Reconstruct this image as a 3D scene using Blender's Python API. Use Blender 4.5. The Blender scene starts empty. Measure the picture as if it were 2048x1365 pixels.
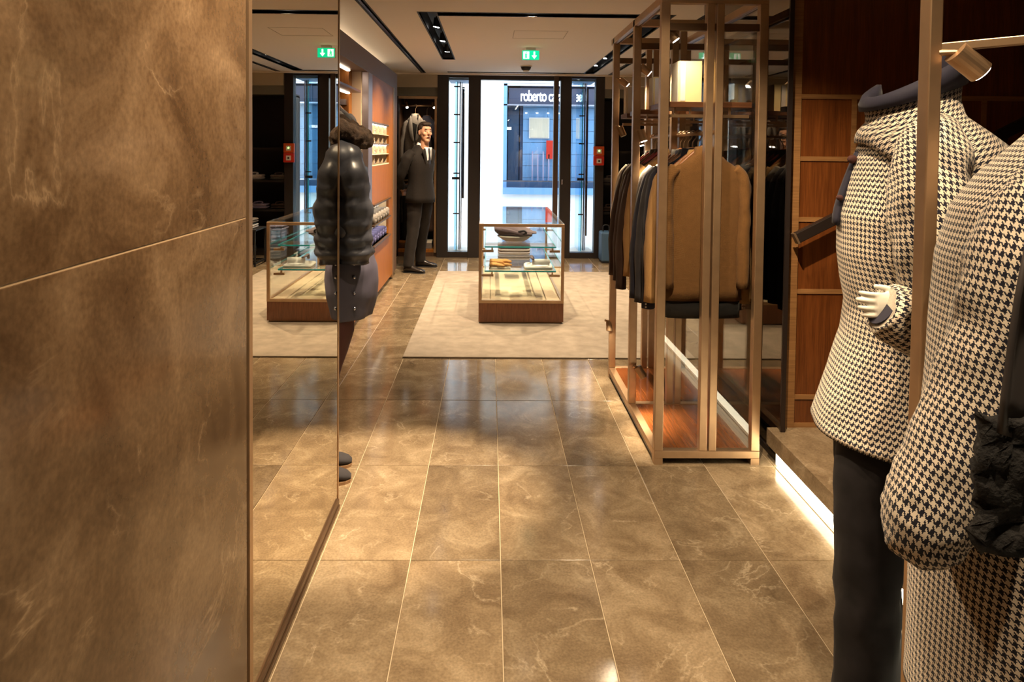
import bpy, math, random
from mathutils import Vector, Matrix, noise
random.seed(11)
sc = bpy.context.scene
COL = sc.collection
V = Vector
PI = math.pi

# ------------------------------------------------------------------ camera
F_PX, PPX, PPY, EYE = 1365.0, 1001.0, 341.0, 1.55
Yc = V((980.3 - PPX, -(297 - PPY), -F_PX)).normalized()
xr = V((1, -.0095, 0)); xr.z = (xr.x * Yc.x + xr.y * Yc.y) / (-Yc.z); xr.normalize()
zr = xr.cross(Yc)
cam = bpy.data.cameras.new('camera'); camo = bpy.data.objects.new('camera', cam); COL.objects.link(camo)
M = Matrix((xr, Yc, zr)).to_4x4(); M.translation = (0, 0, EYE)
camo.matrix_world = M
cam.sensor_width = 36; cam.sensor_fit = 'HORIZONTAL'; cam.lens = F_PX / 2048 * 36
cam.shift_x = (1024 - PPX) / 2048; cam.shift_y = (PPY - 682.5) / 2048
cam.clip_start = .05; cam.clip_end = 100
sc.camera = camo

# ------------------------------------------------------------------ world, exposure
w = bpy.data.worlds.new('world'); sc.world = w; w.use_nodes = True
w.node_tree.nodes['Background'].inputs[0].default_value = (.78, .89, 1, 1)
w.node_tree.nodes['Background'].inputs[1].default_value = 3.9
sc.view_settings.view_transform = 'Standard'; sc.view_settings.look = 'None'
sc.view_settings.gamma = 1; sc.view_settings.use_curve_mapping = False
sc.view_settings.exposure = 0.15
sc.cycles.sample_clamp_indirect = 3
sc.cycles.max_bounces = 14; sc.cycles.glossy_bounces = 6; sc.cycles.transparent_max_bounces = 24
sc.cycles.diffuse_bounces = 4
sc.cycles.caustics_reflective = False; sc.cycles.caustics_refractive = False
WARM = (1, .76, .49)
LAMP = 4.9      # overall gain of the lamps

# ------------------------------------------------------------------ mesh helpers
class MB:
    def __init__(s): s.v = []; s.f = []; s.uv = []; s.mi = []
    def face(s, idx, uv=None, m=0): s.f.append(tuple(idx)); s.uv.append(uv); s.mi.append(m)
    def hexa(s, p, m=0):
        b = len(s.v); s.v += [V(q) for q in p]
        for q in ((0,3,2,1),(4,5,6,7),(0,1,5,4),(1,2,6,5),(2,3,7,6),(3,0,4,7)): s.face([b+i for i in q], None, m)
        return s
    def box(s, x0, x1, y0, y1, z0, z1, m=0):
        return s.hexa([(x0,y0,z0),(x1,y0,z0),(x1,y1,z0),(x0,y1,z0),(x0,y0,z1),(x1,y0,z1),(x1,y1,z1),(x0,y1,z1)], m)
    def bar(s, p0, p1, w_, h_, up=(0,0,1), m=0):
        p0, p1 = V(p0), V(p1); d = (p1-p0).normalized(); a = d.cross(V(up)).normalized()*w_/2; b = a.cross(d).normalized()*h_/2
        q = []
        for p in (p0, p1): q += [p-a-b, p+a-b, p+a+b, p-a+b]
        return s.hexa([q[0],q[1],q[2],q[3],q[4],q[5],q[6],q[7]], m)
    def loft(s, rings, cap0=True, cap1=True, m=0, umid=None, closed=True):
        n = len(rings[0]); b = len(s.v)
        U = []; vv = [0.0]
        for k, r in enumerate(rings):
            s.v += [V(p) for p in r]
            u = [0.0]
            for i in range(n): u.append(u[-1] + (V(r[(i+1) % n])-V(r[i])).length)
            mid = u[n//2] if umid is None else u[umid]
            U.append([x-mid for x in u])
            if k: vv.append(vv[-1] + sum((V(rings[k][i])-V(rings[k-1][i])).length for i in range(0, n, max(1, n//6)))/len(range(0, n, max(1, n//6))))
        for k in range(len(rings)-1):
            for i in range(n if closed else n-1):
                j = (i+1) % n
                s.face((b+k*n+i, b+k*n+j, b+(k+1)*n+j, b+(k+1)*n+i),
                       ((U[k][i], vv[k]), (U[k][i+1], vv[k]), (U[k+1][i+1], vv[k+1]), (U[k+1][i], vv[k+1])), m)
        if cap0: s.face([b+i for i in reversed(range(n))], None, m)
        if cap1: s.face([b+(len(rings)-1)*n+i for i in range(n)], None, m)
        return s
    def tube(s, path, rad, n=12, m=0, caps=True, ref=(0,0,1), sub=0, fold=0, nf=3):
        path = [V(p) for p in path]
        if not isinstance(rad, (list, tuple)): rad = [rad]*len(path)
        rad = [(r, r) if not isinstance(r, (list, tuple)) else r for r in rad]
        if sub:
            P2, R2 = [], []
            for i in range(len(path)-1):
                p0 = path[max(i-1,0)]; p1 = path[i]; p2 = path[i+1]; p3 = path[min(i+2,len(path)-1)]
                for k in range(sub):
                    t = k/sub
                    P2.append(.5*((2*p1)+(p2-p0)*t+(2*p0-5*p1+4*p2-p3)*t*t+(3*p1-p0-3*p2+p3)*t**3))
                    R2.append(tuple(rad[i][c]*(1-t)+rad[i+1][c]*t for c in (0,1)))
            P2.append(path[-1]); R2.append(rad[-1]); path, rad = P2, R2
        rings = []; a = None
        for i, p in enumerate(path):
            d = (path[min(i+1,len(path)-1)]-path[max(i-1,0)]).normalized()
            if a is None:
                a = d.cross(V(ref))
                if a.length < 1e-3: a = d.cross(V((0,1,.1)))
            else: a = a - d*a.dot(d)
            a.normalize(); bb = d.cross(a)
            ring = []
            for k in range(n):
                t = 2*PI*k/n; q = 1
                if fold: q = 1+fold*noise.noise(V((math.cos(t)*nf*.5, math.sin(t)*nf*.5, i*.45+p.x*9)))
                ring.append(p + a*math.cos(t)*rad[i][0]*q + bb*math.sin(t)*rad[i][1]*q)
            rings.append(ring)
        return s.loft(rings, caps, caps, m)
    def cyl(s, p0, p1, r, n=16, m=0, r2=None): return s.tube([p0, p1], [r, r if r2 is None else r2], n, m)
    def ell(s, c, r, n=14, m=0, rot=None):
        c = V(c); rings = []; h = max(6, n//2)
        for j in range(h+1):
            ph = -PI/2+PI*j/h; ph = max(-PI/2+.06, min(PI/2-.06, ph)); ring = []
            for i in range(n):
                t = 2*PI*i/n; q = V((r[0]*math.cos(ph)*math.cos(t), r[1]*math.cos(ph)*math.sin(t), r[2]*math.sin(ph)))
                if rot is not None: q = rot @ q
                ring.append(c+q)
            rings.append(ring)
        return s.loft(rings, True, True, m)
    def sheet(s, grid, th=.004, m=0):
        """slab of cloth or metal from a grid of points"""
        R, C = len(grid), len(grid[0]); b = len(s.v)
        nor = [[None]*C for _ in range(R)]
        for i in range(R):
            for j in range(C):
                du = V(grid[min(i+1,R-1)][j])-V(grid[max(i-1,0)][j]); dv = V(grid[i][min(j+1,C-1)])-V(grid[i][max(j-1,0)])
                nn = du.cross(dv); nor[i][j] = nn.normalized() if nn.length > 1e-9 else V((0,0,1))
        for sg in (1, -1):
            for i in range(R):
                for j in range(C): s.v.append(V(grid[i][j])+nor[i][j]*th/2*sg)
        us = [[0]*C for _ in range(R)]; vs = [[0]*C for _ in range(R)]
        for i in range(R):
            for j in range(C):
                if j: us[i][j] = us[i][j-1]+(V(grid[i][j])-V(grid[i][j-1])).length
                if i: vs[i][j] = vs[i-1][j]+(V(grid[i][j])-V(grid[i-1][j])).length
        o = R*C
        for i in range(R-1):
            for j in range(C-1):
                q = (i*C+j, i*C+j+1, (i+1)*C+j+1, (i+1)*C+j)
                uv = tuple((us[k//C][k % C], vs[k//C][k % C]) for k in q)
                s.face([b+k for k in reversed(q)], tuple(reversed(uv)), m); s.face([b+o+k for k in q], uv, m)
        edge = [(0,j) for j in range(C)]+[(i,C-1) for i in range(1,R)]+[(R-1,j) for j in range(C-2,-1,-1)]+[(i,0) for i in range(R-2,0,-1)]
        for k in range(len(edge)):
            p, q = edge[k], edge[(k+1) % len(edge)]
            s.face((b+p[0]*C+p[1], b+q[0]*C+q[1], b+o+q[0]*C+q[1], b+o+p[0]*C+p[1]), None, m)
        return s
    def xf(s, mat, start=0):
        for i in range(start, len(s.v)): s.v[i] = mat @ s.v[i]
        return s
    def wrinkle(s, amp, freq, seed=0, stretch=(1,1,1)):
        for i, p in enumerate(s.v):
            q = V((p.x*stretch[0], p.y*stretch[1], p.z*stretch[2]))*freq+V((seed*7.3, seed*3.1, seed))
            s.v[i] = p + V((noise.noise(q), noise.noise(q+V((31,7,3))), .4*noise.noise(q+V((5,57,9)))))*amp
        return s
    def mesh(s, name, off=V((0,0,0)), smooth=False):
        me = bpy.data.meshes.new(name)
        me.from_pydata([p-off for p in s.v], [], s.f); me.update()
        if any(u is not None for u in s.uv):
            l = me.uv_layers.new(name='uv'); k = 0
            for f, u in zip(s.f, s.uv):
                for i in range(len(f)):
                    if u is not None: l.data[k].uv = u[i]
                    k += 1
        for p, mi in zip(me.polygons, s.mi): p.material_index = mi; p.use_smooth = smooth
        return me
    def build(s, name, mat, parent=None, smooth=False, bevel=0, fix=False):
        if parent is not None: off = wpos(parent)
        else:
            xs = [p.x for p in s.v]; ys = [p.y for p in s.v]
            off = V(((min(xs)+max(xs))/2, (min(ys)+max(ys))/2, min(p.z for p in s.v)))
        me = s.mesh(name, off, smooth)
        if fix or smooth:
            import bmesh
            bm = bmesh.new(); bm.from_mesh(me); bmesh.ops.recalc_face_normals(bm, faces=bm.faces); bm.to_mesh(me); bm.free()
        for mm in (mat if isinstance(mat, (list, tuple)) else [mat]): me.materials.append(mm)
        o = bpy.data.objects.new(name, me); COL.objects.link(o)
        if parent is not None: o.parent = parent
        else: o.location = off
        if bevel:
            b = o.modifiers.new('bevel', 'BEVEL'); b.width = bevel; b.segments = 2; b.limit_method = 'ANGLE'
        return o

def wpos(o):
    p = V((0,0,0))
    while o is not None: p += o.location; o = o.parent
    return p
def tag(o, label=None, cat=None, group=None, kind=None):
    if label: o['label'] = label
    if cat: o['category'] = cat
    if group: o['group'] = group
    if kind: o['kind'] = kind
    return o
def thing(name, label, cat, loc, group=None, kind=None):
    o = bpy.data.objects.new(name, None); COL.objects.link(o); o.location = loc; o.empty_display_size = .1
    return tag(o, label, cat, group, kind)
def copy_tree(o, parent=None):
    c = o.copy(); COL.objects.link(c)
    if parent is not None: c.parent = parent
    for ch in list(o.children): copy_tree(ch, c)
    return c
def remesh(mb, voxel, smooth_it=2):
    """join overlapping shapes into one continuous skin"""
    me = mb.mesh('tmp'); o = bpy.data.objects.new('tmp', me); COL.objects.link(o)
    import bmesh
    bm = bmesh.new(); bm.from_mesh(me); bmesh.ops.recalc_face_normals(bm, faces=bm.faces); bm.to_mesh(me); bm.free()
    r = o.modifiers.new('r', 'REMESH'); r.mode = 'VOXEL'; r.voxel_size = voxel
    sm = o.modifiers.new('s', 'SMOOTH'); sm.iterations = smooth_it; sm.factor = .5
    dg = bpy.context.evaluated_depsgraph_get(); ev = o.evaluated_get(dg); m2 = ev.to_mesh()
    out = MB(); out.v = [v.co.copy() for v in m2.vertices]
    for p in m2.polygons: out.face(tuple(p.vertices))
    ev.to_mesh_clear(); bpy.data.objects.remove(o); bpy.data.meshes.remove(me)
    return out

# ------------------------------------------------------------------ materials
def newmat(name):
    m = bpy.data.materials.new(name); m.use_nodes = True
    nt = m.node_tree; return m, nt, nt.nodes['Principled BSDF']
def N(nt, t, **k):
    n = nt.nodes.new(t)
    for a, b in k.items():
        if a.startswith('i_'): n.inputs[int(a[2:])].default_value = b
        else: setattr(n, a, b)
    return n
def L(nt, a, b): nt.links.new(a, b)
def ramp(nt, fac, stops):
    r = nt.nodes.new('ShaderNodeValToRGB'); e = r.color_ramp.elements
    while len(e) < len(stops): e.new(.5)
    for k, (p, c) in enumerate(stops): e[k].position = p; e[k].color = (*c, 1)
    L(nt, fac, r.inputs[0]); return r.outputs[0]
def coords(nt, rand=True, scale=(1,1,1)):
    tc = N(nt, 'ShaderNodeTexCoord'); mp = N(nt, 'ShaderNodeMapping'); mp.inputs['Scale'].default_value = scale
    L(nt, tc.outputs['Object'], mp.inputs[0]); out = mp.outputs[0]
    if rand:
        oi = N(nt, 'ShaderNodeObjectInfo'); mu = N(nt, 'ShaderNodeMath', operation='MULTIPLY', i_1=37.0); L(nt, oi.outputs['Random'], mu.inputs[0])
        ad = N(nt, 'ShaderNodeVectorMath', operation='ADD'); L(nt, out, ad.inputs[0]); L(nt, mu.outputs[0], ad.inputs[1]); out = ad.outputs[0]
    return out
def plain(name, col, rough=.5, metal=0, spec=.5, var=0, vs=8, bump=0, bs=200, sheen=0, coat=0):
    m, nt, p = newmat(name)
    p.inputs['Base Color'].default_value = (*col, 1); p.inputs['Roughness'].default_value = rough; p.inputs['Metallic'].default_value = metal
    p.inputs['Specular IOR Level'].default_value = spec; p.inputs['Sheen Weight'].default_value = sheen; p.inputs['Coat Weight'].default_value = coat
    if var:
        n = N(nt, 'ShaderNodeTexNoise'); n.inputs['Scale'].default_value = vs; n.inputs['Detail'].default_value = 4
        L(nt, coords(nt), n.inputs['Vector'])
        L(nt, ramp(nt, n.outputs['Fac'], [(.3, tuple(c*(1-var) for c in col)), (.7, tuple(min(1, c*(1+var)) for c in col))]), p.inputs['Base Color'])
    if bump:
        n = N(nt, 'ShaderNodeTexNoise'); n.inputs['Scale'].default_value = bs; n.inputs['Detail'].default_value = 3
        L(nt, coords(nt), n.inputs['Vector']); b = N(nt, 'ShaderNodeBump'); b.inputs['Strength'].default_value = bump; b.inputs['Distance'].default_value = .004
        L(nt, n.outputs['Fac'], b.inputs['Height']); L(nt, b.outputs[0], p.inputs['Normal'])
    return m
def marble(name, dark, mid, light, vein, scale=1., rough=.12, rvar=.12, tone=.0):
    m, nt, p = newmat(name); c = coords(nt)
    n1 = N(nt, 'ShaderNodeTexNoise'); n1.inputs['Scale'].default_value = 2.6*scale; n1.inputs['Detail'].default_value = 9; n1.inputs['Roughness'].default_value = .62; n1.inputs['Distortion'].default_value = .7
    L(nt, c, n1.inputs['Vector'])
    base = ramp(nt, n1.outputs['Fac'], [(.30, dark), (.52, mid), (.74, light)])
    n2 = N(nt, 'ShaderNodeTexNoise'); n2.inputs['Scale'].default_value = 1.7*scale; n2.inputs['Detail'].default_value = 7; n2.inputs['Roughness'].default_value = .55; n2.inputs['Distortion'].default_value = .6
    L(nt, c, n2.inputs['Vector'])
    s1 = N(nt, 'ShaderNodeMath', operation='SUBTRACT', i_1=.5); L(nt, n2.outputs['Fac'], s1.inputs[0])
    s2 = N(nt, 'ShaderNodeMath', operation='ABSOLUTE'); L(nt, s1.outputs[0], s2.inputs[0])
    vr0 = ramp(nt, s2.outputs[0], [(0, (.6,.6,.6)), (.006, (.2,.2,.2)), (.022, (0,0,0))])
    nm_ = N(nt, 'ShaderNodeTexNoise'); nm_.inputs['Scale'].default_value = 2.1*scale; nm_.inputs['Detail'].default_value = 3; L(nt, c, nm_.inputs['Vector'])
    msk = ramp(nt, nm_.outputs['Fac'], [(.48, (0,0,0)), (.66, (1,1,1))])
    mv = N(nt, 'ShaderNodeMix', data_type='RGBA', blend_type='MULTIPLY'); mv.inputs[0].default_value = 1; L(nt, vr0, mv.inputs[6]); L(nt, msk, mv.inputs[7]); vr = mv.outputs[2]
    n3 = N(nt, 'ShaderNodeTexNoise'); n3.inputs['Scale'].default_value = 55*scale; n3.inputs['Detail'].default_value = 5; L(nt, c, n3.inputs['Vector'])
    mx = N(nt, 'ShaderNodeMix', data_type='RGBA'); L(nt, vr, mx.inputs[0]); L(nt, base, mx.inputs[6]); mx.inputs[7].default_value = (*vein, 1)
    fine = ramp(nt, n3.outputs['Fac'], [(.3, (.80,.80,.80)), (.7, (1.16,1.16,1.16))])
    m2 = N(nt, 'ShaderNodeMix', data_type='RGBA', blend_type='MULTIPLY'); m2.inputs[0].default_value = 1; L(nt, mx.outputs[2], m2.inputs[6]); L(nt, fine, m2.inputs[7])
    out = m2.outputs[2]
    if tone:
        oi = N(nt, 'ShaderNodeObjectInfo'); t = ramp(nt, oi.outputs['Random'], [(0, (1-tone,1-tone,1-tone)), (1, (1+tone,1+tone,1+tone))])
        m3 = N(nt, 'ShaderNodeMix', data_type='RGBA', blend_type='MULTIPLY'); m3.inputs[0].default_value = 1; L(nt, out, m3.inputs[6]); L(nt, t, m3.inputs[7]); out = m3.outputs[2]
    L(nt, out, p.inputs['Base Color'])
    rr = N(nt, 'ShaderNodeMapRange'); rr.inputs[3].default_value = rough; rr.inputs[4].default_value = rough+rvar; L(nt, n1.outputs['Fac'], rr.inputs[0]); L(nt, rr.outputs[0], p.inputs['Roughness'])
    return m
def wood(name, dark, light, axis=2, scale=1., rough=.35, coat=0.):
    m, nt, p = newmat(name); sc_ = [9*scale]*3; sc_[axis] = .55*scale
    c = coords(nt, True, sc_)
    n = N(nt, 'ShaderNodeTexNoise'); n.inputs['Scale'].default_value = 3; n.inputs['Detail'].default_value = 7; n.inputs['Roughness'].default_value = .65; n.inputs['Distortion'].default_value = .5; L(nt, c, n.inputs['Vector'])
    sc2 = [60*scale]*3; sc2[axis] = 2*scale
    n2 = N(nt, 'ShaderNodeTexNoise'); n2.inputs['Scale'].default_value = 3; n2.inputs['Detail'].default_value = 3; L(nt, coords(nt, True, sc2), n2.inputs['Vector'])
    a = ramp(nt, n.outputs['Fac'], [(.28, dark), (.72, light)]); b = ramp(nt, n2.outputs['Fac'], [(.3, (.75,.72,.7)), (.7, (1.15,1.15,1.15))])
    mx = N(nt, 'ShaderNodeMix', data_type='RGBA', blend_type='MULTIPLY'); mx.inputs[0].default_value = 1; L(nt, a, mx.inputs[6]); L(nt, b, mx.inputs[7])
    L(nt, mx.outputs[2], p.inputs['Base Color']); p.inputs['Roughness'].default_value = rough; p.inputs['Coat Weight'].default_value = coat; p.inputs['Coat Roughness'].default_value = .08
    return m
def emit(name, col, s):
    m, nt, p = newmat(name); p.inputs['Base Color'].default_value = (*col, 1); p.inputs['Emission Color'].default_value = (*col, 1); p.inputs['Emission Strength'].default_value = s
    return m
def glass(name, tint=(.985,.995,.993), ior=1.5, gl=(1,1,1)):
    m, nt, p = newmat(name); nt.nodes.remove(p); out = nt.nodes['Material Output']
    ge = N(nt, 'ShaderNodeNewGeometry'); dt = N(nt, 'ShaderNodeVectorMath', operation='DOT_PRODUCT'); L(nt, ge.outputs['Normal'], dt.inputs[0]); L(nt, ge.outputs['Incoming'], dt.inputs[1])
    ab = N(nt, 'ShaderNodeMath', operation='ABSOLUTE'); L(nt, dt.outputs['Value'], ab.inputs[0]); om = N(nt, 'ShaderNodeMath', operation='SUBTRACT', use_clamp=True); om.inputs[0].default_value = 1; L(nt, ab.outputs[0], om.inputs[1])
    pw = N(nt, 'ShaderNodeMath', operation='POWER', i_1=5.0); L(nt, om.outputs[0], pw.inputs[0]); f0 = ((ior-1)/(ior+1))**2
    fr = N(nt, 'ShaderNodeMath', operation='MULTIPLY_ADD', i_1=1-f0, i_2=f0); L(nt, pw.outputs[0], fr.inputs[0])      # Schlick reflectance of a thin pane
    t = N(nt, 'ShaderNodeBsdfTransparent'); t.inputs[0].default_value = (*tint, 1); g = N(nt, 'ShaderNodeBsdfGlossy'); g.inputs[0].default_value = (*gl, 1); g.inputs['Roughness'].default_value = .0
    mx = N(nt, 'ShaderNodeMixShader'); L(nt, fr.outputs[0], mx.inputs[0]); L(nt, t.outputs[0], mx.inputs[1]); L(nt, g.outputs[0], mx.inputs[2]); L(nt, mx.outputs[0], out.inputs[0])
    return m
def glossy(name, col, rough=0., base=None, mix=1.):
    m, nt, p = newmat(name); nt.nodes.remove(p); out = nt.nodes['Material Output']
    g = N(nt, 'ShaderNodeBsdfGlossy'); g.inputs[0].default_value = (*col, 1); g.inputs['Roughness'].default_value = rough
    if base is None: L(nt, g.outputs[0], out.inputs[0]); return m
    d = N(nt, 'ShaderNodeBsdfDiffuse'); d.inputs[0].default_value = (*base, 1)
    mx = N(nt, 'ShaderNodeMixShader'); mx.inputs[0].default_value = mix; L(nt, d.outputs[0], mx.inputs[1]); L(nt, g.outputs[0], mx.inputs[2]); L(nt, mx.outputs[0], out.inputs[0])
    return m
def hound(name, dark, light, thread=.00178):
    """woven houndstooth: 2/2 twill, four dark and four light threads each way"""
    m, nt, p = newmat(name); uv = N(nt, 'ShaderNodeUVMap'); uv.uv_map = 'uv'
    sp = N(nt, 'ShaderNodeSeparateXYZ'); L(nt, uv.outputs[0], sp.inputs[0])
    def mth(op, a, b=None):
        n = N(nt, 'ShaderNodeMath', operation=op)
        for k, x in ((0, a), (1, b)):
            if x is None: continue
            if isinstance(x, (int, float)): n.inputs[k].default_value = x
            else: L(nt, x, n.inputs[k])
        return n.outputs[0]
    i = mth('FLOOR', mth('ADD', mth('DIVIDE', sp.outputs[0], thread), 8000)); j = mth('FLOOR', mth('ADD', mth('DIVIDE', sp.outputs[1], thread), 8000))
    tw = mth('LESS_THAN', mth('MODULO', mth('ADD', i, j), 4), 1.5)
    wa = mth('LESS_THAN', mth('MODULO', i, 8), 3.5); we = mth('LESS_THAN', mth('MODULO', j, 8), 3.5)
    fac = mth('ADD', mth('MULTIPLY', tw, wa), mth('MULTIPLY', mth('SUBTRACT', 1, tw), we))
    mx = N(nt, 'ShaderNodeMix', data_type='RGBA'); L(nt, fac, mx.inputs[0]); mx.inputs[6].default_value = (*light, 1); mx.inputs[7].default_value = (*dark, 1)
    L(nt, mx.outputs[2], p.inputs['Base Color']); p.inputs['Roughness'].default_value = .9; p.inputs['Sheen Weight'].default_value = .15; p.inputs['Specular IOR Level'].default_value = .2
    return m

MT = dict(
    marble=marble('brown_marble', (.062,.034,.017), (.125,.076,.040), (.215,.142,.082), (.40,.28,.17), 1.5, .08, .14),
    tile=marble('floor_marble', (.135,.094,.056), (.215,.158,.098), (.315,.245,.162), (.50,.41,.29), 2.2, .075, .10, .2),
    grout=plain('pale_grout', (.46,.37,.25), .8),
    wgrout=plain('wall_joint', (.42,.30,.18), .7),
    ceiling=plain('ceiling_paint', (.86,.78,.68), .85),
    bulk=plain('bulkhead_paint', (.50,.43,.33), .8), grey=plain('grey_band', (.20,.19,.165), .8),
    black=plain('black_recess', (.012,.012,.014), .6), tblue=plain('blue_black_rail', (.02,.035,.085), .3),
    chrome=plain('bright_rail', (.55,.6,.75), .25, 1),
    bronze=plain('brushed_bronze', (.50,.335,.20), .38, .85, var=.08, vs=14),
    bronze2=plain('dark_bronze', (.17,.105,.06), .35, .8, var=.1),
    gunmetal=plain('dark_metal', (.045,.032,.028), .35, .6),
    lav=plain('champagne_metal', (.50,.42,.42), .3, .85),
    walnut=wood('walnut', (.085,.024,.006), (.20,.062,.014), 2, 1.4, .30, .25),
    walnutx=wood('walnut_across', (.115,.038,.014), (.24,.09,.034), 2, 2.6, .3),
    planks=wood('glossy_floorboards', (.13,.038,.011), (.27,.088,.026), 1, 1.6, .18, .5),
    ltwood=wood('light_trim_wood', (.24,.115,.04), (.32,.165,.062), 0, 1.2, .45),
    honey=wood('honey_wood', (.25,.078,.007), (.39,.138,.014), 2, 1.6, .4),
    shelfwood=wood('shelf_wood', (.10,.04,.018), (.19,.075,.033), 0, 1.4, .35),
    cream=plain('cream_panel', (.66,.52,.36), .7), fascia=plain('brown_fascia', (.155,.098,.072), .45, .2),
    rug=plain('beige_rug', (.31,.262,.212), .95, var=.16, vs=9, bump=.5, bs=500, spec=.1),
    mirror=glossy('mirror_silver', (.80,.765,.69)), smoke=glossy('smoked_mirror', (.30,.27,.235), 0, (.006,.005,.005), .92),
    glass=glass('clear_glass'), gglass=glass('green_glass', (.965,.992,.99)), edge=plain('teal_glass_edge', (.012,.36,.42), .15, spec=.6),
    bglass=glass('blue_glass', (.62,.82,.92)),
    frame=plain('door_frame', (.030,.024,.023), .4, .2), frameb=plain('door_leaf_brown', (.10,.065,.05), .35, .4),
    darkwall=plain('dark_wardrobe', (.013,.009,.007), .55), wardrobe=wood('wardrobe_back', (.06,.028,.014), (.11,.055,.028), 2, 1.2, .5),
    facade=plain('white_facade', (.82,.83,.82), .8), street=plain('pale_pavement', (.6,.6,.6), .8),
    shopblue=plain('blue_tiles', (.17,.35,.62), .5), shopdk=plain('dark_shop', (.04,.08,.16), .4), shopline=plain('tile_joint', (.03,.06,.14), .6),
    header=plain('sign_band', (.03,.04,.085), .4), letters=emit('lit_letters', (1,1,1), 2.2),
    white=plain('white_cotton', (.78,.77,.77), .85), offwhite=plain('off_white_board', (.74,.69,.58), .8), bluew=plain('blue_shirt', (.10,.10,.26), .85), lilac=plain('lilac_shirt', (.34,.31,.48), .85),
    tan=plain('tan_knit', (.16,.076,.026), .95, var=.08, vs=40, bump=.5, bs=260, sheen=.06, spec=.15), tanlt=plain('camel_wool', (.44,.25,.10), .95, var=.08, bump=.4, sheen=.06, spec=.15),
    navy=plain('navy_wool', (.018,.018,.032), .85, var=.2, sheen=.06, spec=.25), navy2=plain('charcoal_wool', (.035,.032,.036), .85, var=.2, sheen=.06, spec=.25),
    brown=plain('brown_wool', (.058,.033,.024), .9, var=.2, sheen=.06, spec=.2), olive=plain('olive_cloth', (.10,.075,.045), .85, var=.2, sheen=.06), greyj=plain('grey_cloth', (.19,.17,.155), .85, var=.12, vs=60, sheen=.06),
    blackcl=plain('black_cloth', (.010,.009,.009), .85, var=.2, sheen=.08, spec=.2), suit=plain('charcoal_suit', (.013,.010,.0088), .8, var=.15, vs=50, sheen=.04, spec=.2),
    velvet=plain('dark_velvet', (.0075,.006,.007), .75, var=.3, vs=30, sheen=.03, spec=.2),
    puffer=plain('black_nylon', (.034,.036,.046), .36, spec=.5, var=.2, vs=12), quilt=plain('navy_quilted_nylon', (.052,.048,.072), .55, var=.2), fur=plain('brown_fur', (.045,.026,.015), .95, var=.5, vs=60, bump=1, bs=300),
    bfur=plain('black_fleece', (.012,.011,.011), .9, var=.5, vs=60, bump=1, bs=120), maroon=plain('maroon_trousers', (.060,.017,.014), .85),
    satin=plain('grey_satin', (.055,.046,.045), .45, sheen=.1), navycl=plain('navy_lining', (.009,.008,.024), .8, sheen=.06),
    skin=plain('skin', (.56,.31,.20), .55), hair=plain('dark_hair', (.028,.015,.009), .7, bump=.8, bs=300), shoe=plain('black_leather', (.018,.014,.013), .25), sole=plain('brown_sole', (.28,.16,.08), .6),
    mannequin=plain('white_mannequin', (.80,.76,.66), .35), tie=plain('dark_tie', (.02,.022,.035), .6),
    hwood=plain('hanger_wood', (.27,.10,.035), .4), hred=plain('red_hanger', (.30,.02,.02), .35), book=plain('cream_box', (.90,.76,.40), .6), poster=plain('cream_poster', (.62,.55,.44), .7),
    lens=emit('lamp_lens', (1,.93,.82), 14), lensw=emit('slot_lens', (1,.93,.85), 22), led=emit('led_strip', (1,.88,.62), 9), uplight=emit('added_uplight_glow', (1,.80,.55), 6), shelfled=emit('shelf_led', (1,.86,.66), 7),  # the glow for the left cabinet's top is added to lighten the ceiling
    exitg=emit('exit_green', (.0,.55,.26), 1.3), exitw=emit('exit_white', (.9,1,.95), 1.6), red=plain('alarm_red', (.62,.03,.015), .4), orange=plain('alarm_orange', (.75,.11,.02), .4), gled=emit('green_led', (.5,1,.3), 2), dwhite=plain('plastic_white', (.75,.72,.66), .5),
    pavblue=plain('blue_case', (.06,.13,.24), .5), gloves=plain('tan_suede', (.50,.245,.075), .9, bump=.4), scarf=plain('mauve_grey_wool', (.10,.072,.085), .95, bump=.4, sheen=.1), pinkwood=plain('grey_pad', (.40,.34,.36), .8),
    hound=hound('houndstooth_wool', (.012,.012,.024), (.76,.66,.52)), houndb=hound('houndstooth_coarse', (.012,.012,.022), (.76,.66,.53), .00155))

# ------------------------------------------------------------------ lamps
def spot_light(loc, target, power, angle=60, col=WARM, rad=.02, blend=.6):
    l = bpy.data.lights.new('spot', 'SPOT'); l.energy = power*LAMP; l.spot_size = math.radians(angle); l.spot_blend = 1.0 if angle > 40 else blend; l.color = col; l.shadow_soft_size = rad
    o = bpy.data.objects.new('spot_light', l); COL.objects.link(o); o.location = loc
    o.rotation_euler = (V(target)-V(loc)).to_track_quat('-Z', 'Y').to_euler(); return o

# ================================================================== THE SETTING
CEIL = 2.59
def struct(o): o['kind'] = 'structure'; return o
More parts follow.
